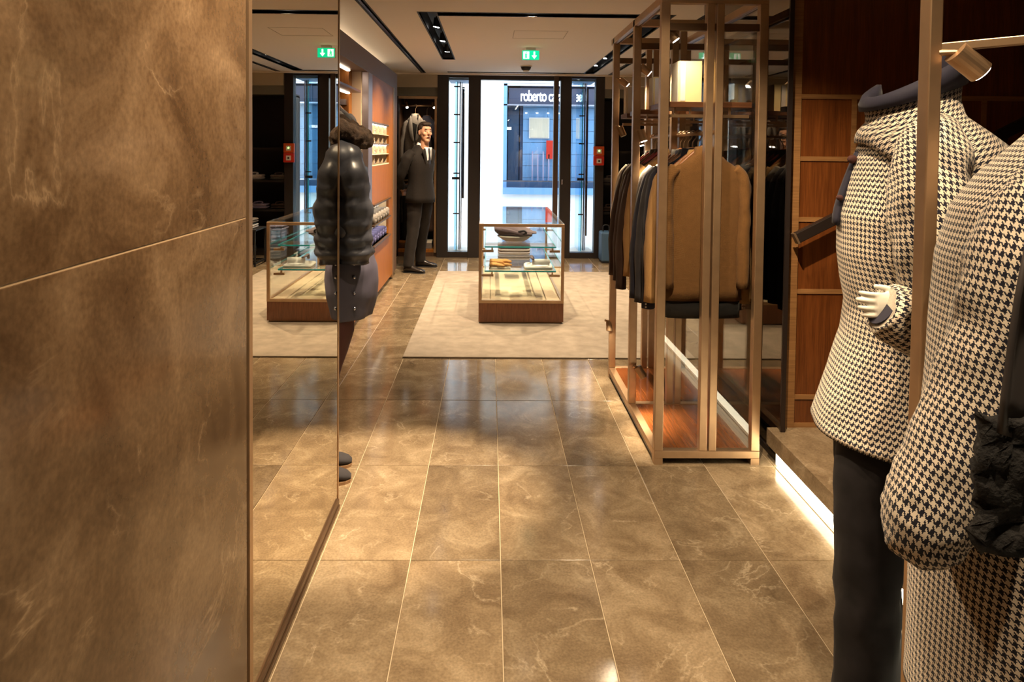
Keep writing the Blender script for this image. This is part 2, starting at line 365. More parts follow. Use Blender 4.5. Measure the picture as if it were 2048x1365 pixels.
# floor: grout bed and single marble tiles
floor = struct(MB().box(-1.7, 3.0, -1.65, 9.76, -.12, -.003).build('floor', MT['grout']))
rows = [-1.58, -.76, .06, .88, 1.70, 2.52, 3.287, 4.15, 4.98, 5.80, 6.62, 7.44, 8.26, 9.08, 9.745]
fo = wpos(floor); tcache = {}
for r in range(len(rows)-1):
    ln = rows[r+1]-rows[r]; key = round(ln, 3)
    if key not in tcache:
        hx, hy, c = .339/2-.0017, ln/2-.0017, .0015
        mb = MB(); mb.loft([[(-hx,-hy,-.02),(hx,-hy,-.02),(hx,hy,-.02),(-hx,hy,-.02)], [(-hx,-hy,-c),(hx,-hy,-c),(hx,hy,-c),(-hx,hy,-c)], [(-hx+c,-hy+c,0),(hx-c,-hy+c,0),(hx-c,hy-c,0),(-hx+c,hy-c,0)]], True, True)
        me = mb.mesh('tile'); me.materials.append(MT['tile']); tcache[key] = me
    for k in range(-5, 9):
        x = .054+.339*(k+.5); y = (rows[r]+rows[r+1])/2
        if x < -.8 and y < 2.6: continue
        if x > 1.62 and y < 3.2: continue
        o = bpy.data.objects.new('tile', tcache[key]); COL.objects.link(o); o.parent = floor; o.location = V((x, y, 0))-fo

# marble wall on the left, in large slabs
wl = struct(MB().box(-1.66, -.660, -1.6, 2.885, 0, CEIL).build('wall_left', MT['wgrout']))
MB().box(-.6605, -.6393, -1.6, 1.795, .003, CEIL-.003).build('joint_filler', MT['wgrout'], wl)
for (y0, y1) in ((-1.6, -.102), (-.098, 1.796)):
    for (z0, z1) in ((.004, 1.3595), (1.3635, CEIL-.002)):
        MB().box(-.6605, -.638, y0, y1, z0, z1).build('marble_slab', MT['marble'], wl, bevel=.001)
mir = thing('wall_mirror', 'tall frameless looking mirror with thin bronze edges set in the marble wall', 'mirror', (-.65, 2.36, 0))
MB().box(-.658, -.640, 1.834, 2.888, .046, 2.586).build('mirror_glass', MT['mirror'], mir)
MB().box(-.658, -.634, 1.806, 1.831, .0, 2.586).build('edge_strip', MT['bronze'], mir)
MB().box(-.659, -.637, 2.889, 2.900, .0, 2.586).build('edge_strip', MT['bronze'], mir)
MB().box(-.658, -.628, 1.833, 2.888, .006, .018).build('bottom_rail', MT['bronze2'], mir)
MB().box(-.658, -.632, 1.833, 2.888, .024, .043).build('bottom_trim', MT['bronze2'], mir)
struct(MB().box(-1.76, -1.66, -1.6, 10.4, 0, CEIL).build('wall_far_left', MT['fascia']))
struct(MB().box(2.95, 3.05, -1.65, 10.4, 0, CEIL).build('wall_right', MT['wardrobe']))
struct(MB().box(-1.76, 3.05, -1.75, -1.65, 0, CEIL).build('wall_behind', MT['wardrobe']))

# ceiling with recessed black light slots
slots = [(-.56,-.43,5.27,8.05), (-.43,1.28,5.27,5.40), (1.28,1.41,5.27,9.42), (-.58,1.28,9.34,9.42), (-.955,-.91,3.0,9.66), (1.645,1.69,4.9,9.66), (-.10,.03,.2,3.4), (.62,.75,.2,3.0)]
Xs = sorted({-1.76, 3.05, *[s[0] for s in slots], *[s[1] for s in slots]}); Ys = sorted({-1.75, 10.4, *[s[2] for s in slots], *[s[3] for s in slots]})
mb = MB()
for i in range(len(Xs)-1):
    j = 0
    while j < len(Ys)-1:
        def hole(jj): 
            cx, cy = (Xs[i]+Xs[i+1])/2, (Ys[jj]+Ys[jj+1])/2
            return any(a < cx < b and c < cy < d for a, b, c, d in slots)
        if hole(j): j += 1; continue
        k = j
        while k+1 < len(Ys)-1 and not hole(k+1): k += 1
        mb.box(Xs[i], Xs[i+1], Ys[j], Ys[k+1], CEIL, CEIL+.02); j = k+1
ceil = struct(mb.build('ceiling', MT['ceiling']))
MB().box(-1.76, 3.05, -1.75, 10.4, CEIL+.20, CEIL+.26).build('roof_slab', MT['black'], ceil)
for (x0, x1, y0, y1) in slots:
    t = .012; m = MB()
    m.box(x0-t, x0, y0-t, y1+t, CEIL-.002, CEIL+.14).box(x1, x1+t, y0-t, y1+t, CEIL-.002, CEIL+.14).box(x0, x1, y0-t, y0, CEIL-.002, CEIL+.14).box(x0, x1, y1, y1+t, CEIL-.002, CEIL+.14).box(x0-t, x1+t, y0-t, y1+t, CEIL+.14, CEIL+.15)
    h = m.build('slot_housing', MT['black'], ceil)
    if x1-x0 < .06:
        MB().box(x0+.004, x0+.016, y0, y1, CEIL+.0, CEIL+.03).build('rail_lip', MT['tblue'], ceil)
        MB().box(x0+.020, x0+.024, y0, y1, CEIL+.0, CEIL+.03).build('rail_lip', MT['chrome'], ceil)
mb = MB()   # access hatch: a fine shadow line
for b in ((.20,.68,6.04,6.046), (.20,.68,6.46,6.466), (.20,.206,6.04,6.466), (.674,.68,6.04,6.466)): mb.box(*b, CEIL-.0015, CEIL)
mb.build('access_hatch', MT['bulk'], ceil)

# far wall: band of bulkhead over the wardrobes, recesses left and right of the entrance
mb = MB(); mb.box(-1.76, -1.30, 9.70, 9.80, 0, 2.28).box(2.30, 3.05, 9.70, 9.80, 0, 2.28)
wf = struct(mb.build('wall_front', MT['darkwall']))
for (x0, x1) in ((-1.66, -.746), (1.608, 2.95)):
    MB().box(x0, x1, 9.58, 9.80, 2.40, CEIL-.001).build('bulkhead', MT['bulk'], wf)
    MB().box(x0, x1, 9.66, 9.80, 2.28, 2.40).build('grey_band', MT['grey'], wf)
MB().box(-1.66, 2.95, 9.52, 9.60, 2.572, CEIL-.001).build('cove_edge', MT['ceiling'], wf)
for (x0, x1, mt) in ((-1.30, -.746, 'wardrobe'), (1.608, 2.30, "darkwall")):
    m = MB(); m.box(x0-.02, x0, 9.80, 10.32, 0, 2.30).box(x1, x1+.02, 9.80, 10.32, 0, 2.30).box(x0-.02, x1+.02, 10.30, 10.34, 0, 2.30).box(x0-.02, x1+.02, 9.80, 10.32, 2.28, 2.32).box(x0-.02, x1+.02, 9.7, 10.32, -.03, .06)
    m.build('wardrobe_recess', MT[mt], wf)
for b in ((-1.30,-.746,9.68,9.74,2.243,2.279), (-.788,-.757,9.66,9.74,.06,2.243)): MB().box(*b).build('wardrobe_trim', MT['bronze'], wf)
MB().box(-1.30, -.79, 9.70, 10.1, .06, .10).build('wardrobe_sill', MT['honey'], wf)

# entrance: dark metal frame, glazed door, two sidelights
door = thing('door_1', 'glazed shop entrance door in a wide dark brown metal frame', 'door', (.39, 9.68, 0), kind='structure')
del door['category']
def part(parent, name, mat, *boxes, bevel=0):
    m = MB()
    for b in boxes: m.box(*b)
    return m.build(name, MT[mat], parent, bevel=bevel)
for (x0, x1) in ((-.746,-.59), (-.31,-.138), (.987,1.142), (1.482,1.608)): part(door, 'frame_post', 'frame', (x0,x1,9.62,9.76,0,CEIL-.002), bevel=.004)
part(door, 'frame_head', 'frame', (-.59,-.31,9.63,9.75,2.54,CEIL-.002)); part(door, 'frame_head', 'frame', (-.138,.987,9.63,9.75,2.515,CEIL-.002)); part(door, 'frame_head', 'frame', (1.142,1.482,9.63,9.75,2.545,CEIL-.002))
part(door, 'bottom_rail', 'frame', (-.59,-.31,9.63,9.75,0,.08)); part(door, 'bottom_rail', 'frame', (1.142,1.482,9.63,9.75,0,.08)); part(door, 'threshold', 'frame', (-.138,.987,9.63,9.80,0,.02))
for (x0, x1, z0, z1) in ((-.59,-.31,.08,2.54), (-.138,.987,.02,2.515), (1.142,1.482,.08,2.545)): part(door, 'pane', 'glass', (x0,x1,9.695,9.705,z0,z1))
part(door, 'door_edge', 'frameb', (.887,.955,9.575,9.66,.02,CEIL-.004), bevel=.003)
lk = part(door, 'lock_plate', 'chrome', (1.008,1.032,9.605,9.62,1.05,1.12), bevel=.003)
# glazed show cases beside the door, behind the sidelights
for sx, (xa, xb, xg, xd, zz) in enumerate(((-.60,-.28,-.475,-.405,.80), (1.13,1.50,1.325,1.445,.25))):
    part(door, 'glass_fin', 'bglass', (xg-.035,xg+.0,9.84,10.28,.08,2.5)); part(door, 'fin_edge', 'edge', (xg-.006,xg+.006,9.80,9.84,.08,2.5))
    part(door, 'mullion', 'frame', (xg+.03,xg+.045,9.85,9.9,.08,2.5)); part(door, 'pull_bar', 'frameb' if sx else 'frame', (xd-.018,xd+.018,10.2,10.24,zz,2.46))
    part(door, 'case_rim', 'chrome', (xg+.055,xg+.068,9.86,9.9,.08,2.5)); part(door, 'case_base', 'facade', (xa,xb,9.76,10.3,0,.07)); part(door, 'case_top', 'shopblue', (xa,xb,9.76,10.3,2.52,2.56))
    for z in (.6, 1.18, 1.62, 2.02, 2.42): part(door, 'fin_clip', 'frame', (xg-.05,xg+.035,9.79,9.80,z,z+.018))
    part(door, 'handle_block', 'frame', (xg-.07,xg+.035,9.785,9.8,1.10,1.135))

# street outside
struct(MB().box(-9, 11, 9.8, 13.5, -.06, -.012).build('ground_street', MT['street']))
fac = struct(MB().box(-9, .26, 13.5, 13.7, -.06, 7).box(3.4, 11, 13.5, 13.7, -.06, 7).box(.26, 3.4, 13.5, 13.7, 2.84, 7).box(.26, 3.4, 13.5, 13.7, -.06, .65).build('wall_opposite', MT['facade']))
shop = thing('shop_window', 'blue lit shop window of the white building across the street', 'shop window', (1.8, 13.6, .65))
part(shop, 'window_box', 'shopdk', (.22,3.44,15.0,15.06,.6,2.9), (.2,.26,13.7,15.06,.6,2.9), (3.4,3.46,13.7,15.06,.6,2.9), (.2,3.46,13.7,15.06,.55,.66), (.2,3.46,13.7,15.06,2.84,2.9))
for r in range(8):
    for c in range(4): part(shop, 'wall_tile', 'shopblue', (.66+c*.50, 1.155+c*.50, 13.80, 13.84, .74+r*.235, .968+r*.235))
part(shop, 'tile_backing', 'shopline', (.60,2.72,13.841,13.88,.66,2.84)); part(shop, 'corner_post', 'shopdk', (.36,.58,13.85,13.9,.66,2.45))
part(shop, 'header_band', 'header', (.36,3.4,13.56,13.62,2.43,2.75)); part(shop, 'header_rim', 'chrome', (.26,3.4,13.49,13.52,2.79,2.83)); part(shop, 'header_lip', 'chrome', (.26,3.4,13.49,13.55,2.40,2.43))
part(shop, 'window_frame', 'shopblue', (.26,.33,13.49,13.56,.65,2.84)); part(shop, 'sill', 'shopblue', (.26,3.4,13.42,13.60,.65,.78)); part(shop, 'sill_line', 'chrome', (.26,3.4,13.40,13.43,.90,.925)); part(shop, 'sill_band', 'shopdk', (.3,3.4,13.5,13.55,.78,.90))
part(shop, 'poster', 'poster', (.80,1.17,13.74,13.76,1.78,2.16)); part(shop, 'poster_rim', 'white', (.78,1.19,13.762,13.77,1.76,2.18)); part(shop, 'shop_light', 'letters', (.36,.52,13.57,13.6,2.46,2.55)); part(shop, 'small_sign', 'letters', (.29,.42,13.7,13.72,1.93,1.98))
part(shop, 'red_garment', 'red', (1.13,1.26,13.72,13.75,1.35,1.72)); part(shop, 'pane', 'glass', (.33,3.4,13.55,13.555,.92,2.43))
for k in range(4): part(shop, 'display_stem', 'lilac', (.84+k*.11,.865+k*.11,13.72,13.75,.9,1.5-.06*(k % 2)))
for k in range(5): part(shop, 'row_lamp', 'letters', (.70+k*.22,.74+k*.22,13.76,13.79,2.26,2.28))
tx = bpy.data.curves.new('sign_text', 'FONT'); tx.body = 'roberto cavalli'; tx.size = .31; tx.extrude = .012; tx.space_character = .88; tx.offset = .002
to = bpy.data.objects.new('tmp', tx); COL.objects.link(to)
me = bpy.data.meshes.new_from_object(to.evaluated_get(bpy.context.evaluated_depsgraph_get())); bpy.data.objects.remove(to)
me.transform(Matrix.Translation((.585, 13.545, 2.495)) @ Matrix.Rotation(PI/2, 4, 'X') @ Matrix.Diagonal((.60, 1.0, 1, 1))); me.transform(Matrix.Translation(-wpos(shop)))
lt = bpy.data.objects.new('sign_lettering', me); me.materials.append(MT['letters']); COL.objects.link(lt); lt.parent = shop

# dark panelled wall and low stone plinth on the right
pl = struct(MB().box(1.40, 2.95, -1.65, 3.36, .082, .165).build('trim_1', MT['tile'], bevel=.002))
MB().box(1.46, 2.95, -1.65, 3.34, 0, .082).build('plinth_core', MT['black'], pl)
MB().box(1.425, 1.459, -1.6, 3.30, .004, .078).build('light_strip', MT['led'], pl)
wr = struct(MB().box(1.49, 2.95, 3.385, 4.70, 0, CEIL).build('wall_panelled', MT['walnut']))
zr_ = [.165, .318, .851, 1.212, 1.514, 1.822, CEIL]
zs_ = [.185]+zr_[1:]
for i in range(6):
    z0, z1 = (zr_[i]+.012 if i else .185), (zr_[i+1]-.011 if i < 5 else CEIL)
    cols = [(1.535, 1.790), (1.815, 2.44), (2.465, 2.95)] if i in (3, 4) else ([(1.535, 2.44), (2.465, 2.95)] if i != 5 else [(1.535, 2.95)])
    for (x0, x1) in cols: MB().box(x0, x1, 3.366, 3.386, z0, z1).build('wood_panel', MT['walnut'], wr)
    if i: MB().box(1.535, 2.95, 3.36, 3.386, zr_[i]-.011, zr_[i]+.012).build('rail_strip', MT['ltwood'], wr)
MB().box(1.79, 1.815, 3.361, 3.386, 1.223, 1.811).build('stile_strip', MT['ltwood'], wr); MB().box(2.44, 2.465, 3.361, 3.386, .33, 1.811).build('stile_strip', MT['ltwood'], wr)
MB().box(1.49, 1.535, 3.355, 3.386, .165, CEIL).build('end_stile', MT['ltwood'], wr); MB().box(1.535, 2.95, 3.358, 3.386, .165, .187).build('base_strip', MT['ltwood'], wr)
hr = thing('handrail', 'dark metal handrail rising to the right across the walnut panelled wall', 'handrail', (1.50, 3.28, 1.1))
MB().bar((1.485,3.27,1.13), (2.75,3.27,1.785), .035, .052).build('rail_bar', MT['gunmetal'], hr, bevel=.004)
MB().bar((1.478,3.27,1.1265), (1.487,3.27,1.131), .037, .054).build('end_cap', MT['bronze'], hr)
for t in (.25, .8): p = V((1.485,3.27,1.10)).lerp(V((2.75,3.27,1.755)), t); MB().tube([p, p+V((0,.03,-.06)), p+V((0,.10,-.07))], .009, 8, sub=3).build('bracket', MT['gunmetal'], hr, smooth=True)
sm = thing('smoked_mirror_panel', 'dark smoked mirror panel standing between the garment rack and the walnut wall', 'mirror', (1.455, 3.95, 0))
MB().box(1.450, 1.462, 3.31, 4.66, .03, 2.56).build('mirror_sheet', MT['smoke'], sm); MB().box(1.444, 1.466, 3.298, 3.31, .0, 2.56).build('edge_strip', MT['gunmetal'], sm); MB().box(1.440, 1.468, 3.31, 4.66, .0, .03).build('bottom_channel', MT['gunmetal'], sm)

rug = MB().box(-.63, 1.535, 4.985, 8.50, .0005, .012).build('rug', MT['rug'], bevel=.004)
tag(rug, 'large plain beige rug on the marble floor under the glass display case', 'rug')

# ================================================================== CEILING FIXTURES
def downlight(x, y, tgt, power, label, angle=48, mat='lensw', z=CEIL+.045):
    p = V((x, y, z)); d = (V(tgt)-p).normalized()
    t = thing('ceiling_spotlight', label, 'spotlight', (x, y, CEIL+.13), 'spotlights in the ceiling slots')
    MB().cyl(p-d*.075, p, .034, 18).build('lamp_body', MT['black'], t, smooth=False)
    MB().tube([p-d*.004, p+d*.004], [.034, .034], 18).build('rim_ring', MT['gunmetal'], t)
    MB().cyl(p+d*.0045, p+d*.007, .027, 16).build('lens', MT[mat], t)
    MB().cyl((x, y, CEIL+.139), p-d*.05, .008, 8).build('stem', MT['black'], t)
    spot_light(p+d*.015, tgt, power, angle)
downlight(.32, 5.335, (.25,6.3,.3), 42, 'lit spotlight in the middle of the near cross slot of the ceiling', 95)
downlight(1.06, 5.335, (.90,4.5,.8), 48, 'lit spotlight at the right end of the near cross slot by the rack', 80)
downlight(-.49, 6.15, (-.95,6.3,.0), 52, 'lit spotlight in the left ceiling slot, nearest of its three', 105)
downlight(-.49, 6.95, (-.85,7.0,.0), 55, 'lit spotlight in the left ceiling slot, middle of its three', 105)
downlight(-.49, 7.70, (-.75,8.2,.4), 48, 'lit spotlight in the left ceiling slot, farthest of its three', 100)
downlight(1.345, 6.75, (.6,6.6,.0), 48, 'lit spotlight in the right ceiling slot, nearest of its four', 105)
downlight(1.345, 7.45, (.7,7.4,.0), 48, 'lit spotlight in the right ceiling slot, second of its four', 105)
downlight(1.345, 8.10, (.9,7.9,.0), 38, 'lit spotlight in the right ceiling slot, third from the rack', 105)
downlight(1.345, 8.80, (1.0,8.6,.0), 22, 'lit spotlight in the right ceiling slot, nearest the entrance', 90)
downlight(-.035, 3.25, (-.42,3.05,0), 120, 'spotlight of the centre ceiling slot over the mannequin in the puffer coat', 34)
downlight(-.035, 2.85, (-.60,3.02,1.25), 26, 'spotlight of the centre ceiling slot aimed at the puffer coat', 50)
downlight(-.035, 2.25, (.40,1.95,0), 60, 'spotlight of the centre ceiling slot over the foreground floor', 80)
downlight(-.035, 1.50, (-.62,1.76,1.35), 40, 'spotlight of the centre ceiling slot aimed at the marble wall', 75)
downlight(-.035, .70, (-.45,.7,.6), 25, 'spotlight of the centre ceiling slot nearest the camera', 110)
downlight(.685, 2.75, (1.06,3.45,1.1), 16, 'spotlight of the right ceiling slot aimed at the rack', 55)
downlight(.685, 2.05, (1.75,3.36,.45), 55, 'spotlight of the right ceiling slot aimed at the panelled wall', 60)
downlight(.685, 1.35, (.97,1.80,1.4), 22, 'spotlight of the right ceiling slot aimed at the near houndstooth coats', 60)
downlight(.685, .75, (.85,1.15,1.35), 20, 'spotlight of the right ceiling slot nearest the camera', 60)

ex = thing('exit_sign', 'green and white emergency exit sign hanging from the ceiling near the entrance', 'exit sign', (.408, 7.05, CEIL))
part(ex, 'sign_housing', 'dwhite', (.318,.499,7.052,7.085,2.462,2.563)); part(ex, 'mount', 'dwhite', (.36,.456,7.03,7.10,2.563,CEIL-.001))
sg = part(ex, 'sign_face', 'exitg', (.322,.495,7.046,7.052,2.466,2.559))
part(ex, 'door_mark', 'exitw', (.332,.392,7.043,7.046,2.476,2.55)); part(ex, 'running_figure', 'exitg', (.352,.366,7.041,7.043,2.50,2.53), (.345,.376,7.041,7.043,2.512,2.518), (.347,.356,7.041,7.043,2.48,2.505), (.362,.372,7.041,7.043,2.48,2.505), (.356,.367,7.041,7.043,2.533,2.544))
m = MB(); m.box(.437,.453,7.043,7.046,2.505,2.55); b = len(m.v); m.v += [V(q) for q in ((.418,7.043,2.51),(.472,7.043,2.51),(.445,7.043,2.475),(.418,7.046,2.51),(.472,7.046,2.51),(.445,7.046,2.475))]
for q in ((0,2,1),(3,4,5),(0,1,4,3),(1,2,5,4),(2,0,3,5)): m.face([b+i for i in q])
m.build('arrow', MT['exitw'], ex, fix=True)
sd = thing('smoke_detector', 'round smoke detector with dark ring on the ceiling before the entrance', 'smoke detector', (.44, 8.6, CEIL))
MB().cyl((.44,8.6,CEIL-.012), (.44,8.6,CEIL-.001), .075, 24).build('base_plate', MT['dwhite'], sd); MB().tube([(.44,8.6,CEIL-.06),(.44,8.6,CEIL-.045),(.44,8.6,CEIL-.012)], [.03,.055,.065], 24).build('sensor_body', MT['black'], sd, smooth=True); MB().ell((.44,8.6,CEIL-.06), (.04,.04,.018), 16).build('sensor_cap', MT['dwhite'], sd, smooth=True)
for k, (z0, mt, lab) in enumerate(((1.462, 'orange', 'orange door release box with a green light, upper of the two beside the entrance'), (1.326, 'red', 'red fire alarm call point, lower of the two boxes beside the entrance'))):
    a = thing('alarm_box', lab, 'alarm box', (1.53, 9.61, z0))
    part(a, 'box_body', mt, (1.455,1.605,9.565,9.62,z0,z0+.132), bevel=.008); part(a, 'cover_plate', 'dwhite', (1.497,1.565,9.560,9.565,z0+.03,z0+.095))
    if k == 0: MB().ell((1.531,9.558,z0+.068), (.014,.008,.014), 12).build('indicator', MT['gled'], a, smooth=True)
    else: MB().cyl((1.531,9.552,z0+.062), (1.531,9.560,z0+.062), .014, 12).build('push_button', MT['black'], a)

# ================================================================== GARMENTS
def sring(cx, cy, z, a, b, n=32, e=2.4, fold=0, seed=0, k=7):
    r = []
    for i in range(n):
        t = 2*PI*i/n+PI/2; c, s = math.cos(t), math.sin(t)
        q = 1+fold*(math.sin(k*t+seed)+.6*math.sin((k+4)*t+2.1*seed))
        r.append(V((cx+a*q*math.copysign(abs(c)**(2/e), c), cy+b*q*math.copysign(abs(s)**(2/e), s), z)))
    return r
def hanging(name, label, cat, group, x, y, zs, hem, hw, mat, rail, hmat='hwood', thick=.062, slv=.66, out=.035, lapel=None, cuffs=None, inner=None, seed=0, shirt=None, trim=None):
    """garment on a hanger, shoulders along X, front towards -Y"""
    t = thing(name, label, cat, (x, y, hem), group)
    prof = [(zs+.055,.052,min(.042,thick)), (zs+.015,.064,min(.05,thick)), (zs-.012,.10,min(.05,thick)), (zs-.045,hw*.74,min(.055,thick)), (zs-.075,hw*.94,min(.058,thick)), (zs-.12,hw,min(.062,thick)), (zs-.22,hw*.99,thick), (zs-.38,hw*.95,thick*1.02), (zs-.5,hw*.95,thick*.98)]
    z = zs-.58; k = 0
    while z > hem+.03: prof.append((z, hw*(.96+.012*k), thick*(.98+.012*k))); z -= .09; k += 1
    prof.append((hem, hw*(.965+.012*k), thick*(1+.012*k)))
    rings = [sring(x+.006*math.sin(seed+zz*5), y, zz, a, b, 36, 2.5, .004+.028*max(0, (zs-.15-zz))/max(.2, zs-hem), seed, 6) for zz, a, b in prof]
    MB().loft(rings, True, True).wrinkle(.006, 9, seed).build('body', MT[mat], t, smooth=True)
    for sx in (-1, 1):
        P = [(x+sx*(hw-.055), y, zs-.055), (x+sx*(hw-.012), y-.004, zs-.12), (x+sx*(hw+out*.5), y-.012, zs-.28), (x+sx*(hw+out), y-.02, zs-slv*.62), (x+sx*(hw+out*1.1), y-.032, zs-slv)]
        sl = MB().tube(P, [(.045,.030),(.056,.035),(.052,.034),(.048,.033),(.042,.031)], 16, sub=5, fold=.22, nf=4).build('sleeve', MT[mat], t, smooth=True)
        if cuffs: 
            for q in range(4): MB().ell((x+sx*(hw+out*1.1)-.02, y-.075, zs-slv+.015+q*.016), (.005,.004,.005), 8).build('cuff_button', MT[cuffs], sl, smooth=True)
    hg = MB().tube([(x-hw+.06,y,zs-.06),(x-.06,y,zs+.02),(x,y,zs+.055),(x+.06,y,zs+.02),(x+hw-.06,y,zs-.06)], .010, 8, sub=3).build('hanger', MT[hmat], t, smooth=True)
    MB().tube([(x,y,zs+.05),(x,y,rail-.045),(x+.016,y,rail-.02),(x+.017,y,rail+.004),(x,y,rail+.0185),(x-.017,y,rail+.004)], .0035, 6, sub=3).build('hook', MT['bronze'], hg, smooth=True)
    if lapel:
        for sx in (-1, 1):
            G = []
            for i in range(9):
                u = i/8; zz = zs+.03-u*.40; wd = .018+.075*math.sin(min(1, u*1.5)*PI*.5)*(1-u)**.5
                x0 = x+sx*(.055*(1-u)+.004); yy = y-thick-.012+.02*(1-u)**3
                G.append([V((x0+sx*wd*q, yy+.006*q-.008*math.sin(q*PI), zz-.03*q*(1-u))) for q in (0,.35,.7,1)])
            MB().sheet(G, .006).build('lapel', MT[lapel], t, smooth=True)
        if shirt:
            G = [[V((x+q*.052*(1-i/8), y-thick-.004+.03*(1-i/8)**3, zs+.045-i/8*.40)) for q in (-1,-.3,.3,1)] for i in range(9)]
            MB().sheet(G, .004).build('opening', MT[shirt], t, smooth=True)
    if inner:
        MB().loft([sring(x, y, zz, hw*.93, thick*.8, 28, 2.5, .02, seed+2) for zz in (hem+.03, hem-.04, hem-.09)], True, True).build('under_layer', MT[inner], t, smooth=True)
    if trim:
        for sx in (-1, 1): MB().tube([(x+sx*hw*.9, y-thick*.9-.012, zs-.10), (x+sx*(hw*.72), y-thick-.010, zs-.35), (x+sx*hw*.70, y-thick-.014, hem+.02)], .006, 6, sub=4).build('trim', MT[trim], t, smooth=True)
    t.rotation_euler.z = .025*math.sin(seed*3.7)
    return t

# ------------------------------------------------------------------ left wall cabinet
cb = thing('wall_cabinet', 'honey wood wall cabinet with lit shirt niches and a brown fascia along the left', 'cabinet', (-1.39, 6.7, 0))
XF, XB = -1.14, -1.64
part(cb, 'fascia', 'fascia', (XB,XF,4.9,8.37,2.25,2.44), bevel=.003)
part(cb, 'back_panel', 'honey', (XB,XB+.03,4.9,8.37,.06,2.25)); part(cb, 'bay_floor', 'honey', (XB,XF,4.9,6.4,.06,.12)); part(cb, 'toe_kick', 'gunmetal', (XB,XF-.05,4.9,8.37,0,.06))
part(cb, 'near_side', 'lav', (XB,XF,4.9,4.95,.06,2.25)); part(cb, 'stile', 'lav', (-1.2,XF+.004,6.39,6.60,.06,2.25), bevel=.003); part(cb, 'end_panel', 'fascia', (XB,XF,8.08,8.37,.06,2.25)); part(cb, 'end_trim', 'bronze', (-1.20,XF+.006,8.0,8.08,.02,2.25))
part(cb, 'bay_side', 'cream', (XB,-1.2,6.36,6.39,.12,2.25)); part(cb, 'bay_partition', 'honey', (-1.60,-1.285,6.22,6.355,.12,2.25)); part(cb, 'bay_shelf', 'shelfwood', (XB,-1.17,4.95,6.2,2.04,2.06)); part(cb, 'bay_block', 'lav', (-1.47,-1.30,6.16,6.22,1.93,1.98))
MB().cyl((-1.37,4.95,1.99), (-1.37,6.22,1.99), .012, 12).build('hanging_rail', MT['bronze'], cb, smooth=True); part(cb, 'shelf_light', 'shelfled', (-1.30,-1.27,5.0,6.2,2.03,2.038)); part(cb, 'added_uplight', 'uplight', (-1.46,-1.40,4.95,8.4,2.442,2.452)); part(cb, 'top_light', 'shelfled', (-1.30,-1.27,5.0,6.2,2.235,2.248))  # glowing strip on the cabinet top is an added, unseen source that brightens the ceiling
for (z0, z1, y1) in ((1.785,2.25,8.0), (.975,1.38,8.0), (.06,.58,8.0)): part(cb, 'wood_panel', 'honey', (-1.175,XF,6.60,y1,z0,z1))
for (z0, z1) in ((1.38,1.785), (.58,.975)):
    part(cb, 'wood_panel', 'honey', (-1.175,XF,7.70,8.0,z0,z1)); part(cb, 'niche_back', 'cream', (-1.50,-1.47,6.6,7.72,z0,z1)); part(cb, 'niche_side', 'cream', (-1.47,-1.165,7.69,7.715,z0,z1))
for (z0, z1, nl) in ((1.785,1.80,1), (1.575,1.588,1), (1.365,1.38,0), (1.68,1.686,0), (1.475,1.481,0)):
    part(cb, 'niche_shelf', 'lav' if nl else 'cream', (-1.47,XF+.002,6.60,7.70,z0,z1))
    if nl: part(cb, 'niche_light', 'shelfled', (-1.20,-1.165,6.62,7.69,z0-.010,z0-.001))
for k in range(1, 4): part(cb, 'cubby_divider', 'cream', (-1.46,-1.16,6.60+k*.27,6.606+k*.27,1.38,1.785))
for (z0, z1) in ((.975,.99), (.775,.79), (.565,.58)):
    part(cb, 'niche_shelf', 'bronze2', (-1.47,XF+.03,6.60,7.70,z0,z1))
    if z0 > .6: part(cb, 'niche_light', 'shelfled', (-1.24,-1.20,6.62,7.69,z0-.010,z0-.001))
for z in (.665, .86): part(cb, 'niche_step', 'cream', (-1.46,-1.30,6.6,7.69,z-.09,z))
def folded(mat, w_, d_, h_):
    m = MB(); 
    for k in range(2): m.loft([sring(0,0,k*h_/2+zz*h_/2, d_/2*q, w_/2*q, 16, 5) for zz, q in ((.0,.92),(.25,1),(.75,1),(.98,.92))])
    m.tube([(d_*.45,-w_*.2,h_*.9),(d_*.2,-w_*.22,h_*1.25),(d_*.05,0,h_*1.35),(d_*.2,w_*.22,h_*1.25),(d_*.45,w_*.2,h_*.9)], h_*.18, 8, sub=2)
    me = m.mesh('folded_shirt', V((0,0,0)), True); me.materials.append(MT[mat]); return me
shirts = {k: folded(k, .17, .24, .055) for k in ('white','lilac','bluew')}
rowlab = {1.687: 'top', 1.589: 'second', 1.482: 'third', 1.381: 'bottom'}
for z, nm in rowlab.items():
    for c in range(4):
        mt = 'white' if nm != 'bottom' else ('white','lilac','lilac','bluew')[c]
        o = bpy.data.objects.new('folded_shirt', shirts[mt]); COL.objects.link(o); o.location = (-1.30, 6.735+c*.265, z)
        tag(o, f'white folded shirt in the {nm} row of the lit upper niche' if nm != 'bottom' else f'{"white lilac lilac navy".split()[c]} folded shirt in the bottom row of the upper niche' + (', nearer the man' if c == 2 else ''), 'folded shirt', 'shirts in the upper niche')
def roll(mat):
    m = MB(); m.tube([(-.13,0,.05),(-.12,0,.05),(.10,0,.05),(.12,0,.05)], [.02,.046,.05,.03], 14, sub=2, fold=.15); me = m.mesh('rolled_shirt', V((0,0,0)), True); me.materials.append(MT[mat]); return me
rolls = {k: roll(k) for k in ('white','greyj','bluew','lilac')}
